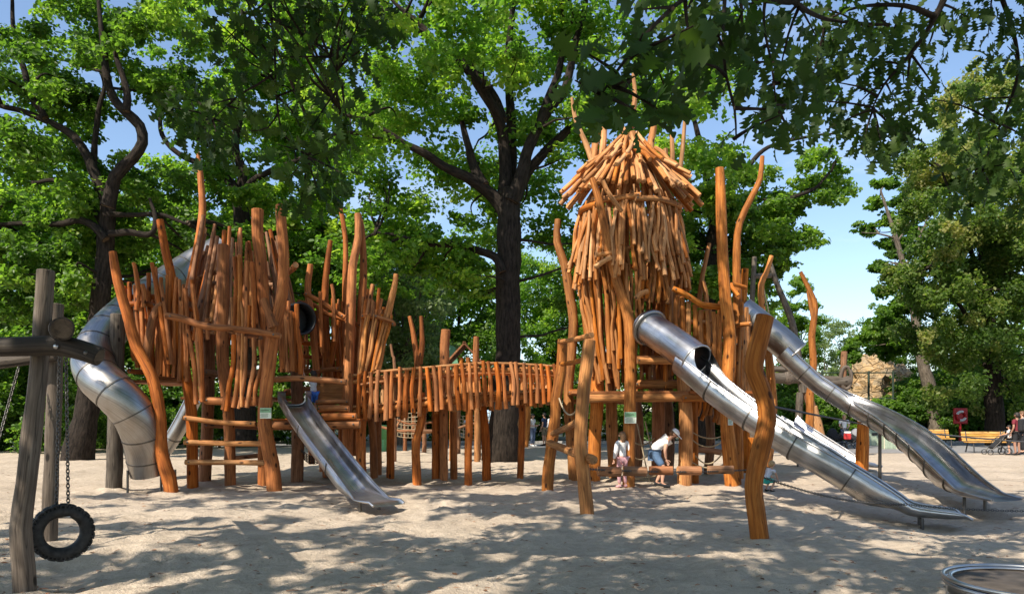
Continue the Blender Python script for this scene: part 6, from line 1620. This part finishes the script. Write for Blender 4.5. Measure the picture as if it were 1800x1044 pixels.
bgm = thing('changing_bag', 'red and white bag hung on the pushchairs between the two hoods', 'bag', G(1482, 789) + Vector((0, -.35, .35)))
mb = MB(); q = G(1482, 789) + Vector((0, -.45, .62)); mb.box(q, (.32, .16, .3), bev=.06); mb.build('bag', 'cloth_red', bgm); mb = MB(); mb.box(q + Vector((0, -.01, .18)), (.28, .15, .1), bev=.03); mb.build('flap', 'cloth_white', bgm)
mb = MB(); mb.tube([q + Vector((-.1, 0, .22)), q + Vector((0, 0, .36)), q + Vector((.1, 0, .22))], [.012] * 3, seg=6, rnoise=0); mb.build('strap', 'cloth_black', bgm)
# rope nets under the tower
tn = thing('rope_net', 'tan rope net hanging loosely between the tower legs beside the bending boy', 'net', P(1135, 850, 17.6))
mb = MB()
rope_mb(mb, P(1112, 800, 17.3), P(1150, 780, 17.9), .016, .22); rope_mb(mb, P(1112, 775, 17.3), P(1150, 770, 17.9), .016, .12); rope_mb(mb, P(1120, 745, 17.5), P(1134, 812, 17.4), .017); rope_mb(mb, P(1134, 740, 17.8), P(1146, 795, 17.6), .017); rope_mb(mb, P(1134, 812, 17.4), P(1142, 846, 17.2), .017)
ring = catmull([Vector((P(1130, 850, 17.2).x + math.cos(k * .7) * .28 * (1 + .12 * (k % 3)), 17.15 + math.sin(k * .7) * .18, .05 + .02 * k)) for k in range(14)], .06)
mb.tube(ring, [.017] * len(ring), seg=6, rnoise=0); mb.build('strands', 'rope_tan', tn)
tn2 = thing('rope_net', 'sagging tan ropes strung between the right tower legs', 'net', P(1240, 800, 17.6))
mb = MB()
for x0, y0, x1, y1, sg in ((1216, 772, 1272, 774, .16), (1216, 812, 1276, 814, .12), (1218, 760, 1272, 765, .1), (1222, 800, 1270, 796, .22)): rope_mb(mb, P(x0, y0, 17.2), P(x1, y1, 17.0), .017, sg)
mb.build('strands', 'rope_tan', tn2)
for pts in ([(1228, 790), (1250, 792), (1275, 796)],): 
    t = thing('hung_log', 'short brown log hung on ropes between the right tower legs', 'log', P(1250, 800, 18.4)); pole('log', t, pts, .075, 18.4, mat='brown', seg=9)
# ------------------------------------------------------------------ sand, with collars round the posts and worn hollows under the slides
HOLLOWS = [(6.9, 12.3, .27, 1.35), (-2.6, 12.4, .08, .8), (8.4, 12.6, .06, .9), (-4.55, 7.35, .10, .6)]
def sand_z(X, Y):
    z = 0.10 * (vnoise(X, Y, 0.22, 1) - .5) + 0.055 * (vnoise(X, Y, 0.9, 2) - .5) + 0.062 * (vnoise(X, Y, 2.3, 3) - .5) + 0.050 * (vnoise(X, Y, 5.1, 4) - .5) * (.4 + vnoise(X, Y, .7, 8)) + 0.022 * (vnoise(X, Y, 9.5, 6) - .5)
    fade = np.clip((31 - Y) / 7, 0, 1)
    z = z * fade
    for bx, by, br in BASES:
        q = ((X - bx) ** 2 + (Y - by) ** 2) ** .5; z = z + .055 * np.exp(-((q - br * 1.1) / .16) ** 2) * (.6 + .8 * vnoise(X, Y, 3.1, 12))
    for hx_, hy_, dp_, sg_ in HOLLOWS:
        z = z - dp_ * np.exp(-((X - hx_) ** 2 + (Y - hy_) ** 2) / (2 * sg_ ** 2))
    return z + 0.006 + prints(X, Y)
FP = []
_r = random.Random(77)
for i in range(1500):
    y = 5.6 + 18 * _r.random() ** 1.5; FP.append((_r.uniform(-.78, .78) * y, y, _r.uniform(-.6, .6) + (1.57 if _r.random() < .5 else 0), _r.uniform(.008, .024)))
def prints(X, Y):
    z = np.zeros(X.shape)
    if z.ndim < 2: return z
    xs_, ys_ = X[0], Y[:, 0]
    for fx, fy, an, dp_ in FP:
        i0, i1 = np.searchsorted(xs_, (fx - .3, fx + .3)); j0, j1 = np.searchsorted(ys_, (fy - .3, fy + .3))
        dx = X[j0:j1, i0:i1] - fx; dy = Y[j0:j1, i0:i1] - fy
        u = dx * math.cos(an) + dy * math.sin(an); v = -dx * math.sin(an) + dy * math.cos(an)
        q = (u / .14) ** 2 + (v / .075) ** 2
        z[j0:j1, i0:i1] += -dp_ * np.exp(-q * q) + dp_ * .45 * np.exp(-((np.sqrt(q) - 1.45) / .3) ** 2)
    return z
ys = np.concatenate([np.arange(-6, 5, 0.5), np.arange(5, 16, 0.055), np.arange(16, 37.3, 0.15)])
grid_sheet('sand', np.concatenate([np.arange(-26, -9, 0.16), np.arange(-9, 10, 0.062), np.arange(10, 24, .16)]), ys, sand_z, 'sand')

grid_sheet('woodland_floor', np.linspace(-120, 120, 60), np.linspace(42.65, 130, 30), lambda X, Y: X * 0 - 0.02, 'soil')
grid_sheet('verge', np.linspace(-120, -25.9, 12), np.linspace(-6, 42.6, 12), lambda X, Y: X * 0 - 0.02, 'soil')
# bark bits, twigs and fallen leaves scattered over the sand
random.seed(909); rng = np.random.default_rng(909); lt = MB()
for i in range(1500):
    y = 5.5 + 16 * R(0, 1) ** 1.6; x = R(-.75, .75) * y
    z = float(sand_z(np.array([x]), np.array([y]))[0]) + .006; an = R(0, 6.28); l_ = R(.014, .045)
    dx, dy = math.cos(an) * l_, math.sin(an) * l_
    if i % 4 == 0: lt.tube([(x - dx * 1.6, y - dy * 1.6, z), (x, y, z + .008), (x + dx * 1.6, y + dy * 1.6, z)], [.003, .004, .002], seg=5, rnoise=0, chamfer=False)
    else: lt.add([(x - dx, y - dy, z), (x + dy * .5, y - dx * .5, z + R(0, .012)), (x + dx, y + dy, z + R(0, .01)), (x - dy * .5, y + dx * .5, z + R(0, .012))], [(0, 1, 2, 3)], tint=R(0, 1))
tag(lt.build('leaf_litter', ['brown_wood'], None), 'scattered bark bits, twigs and dry leaves lying on the sand', 'leaf litter', kind='stuff')
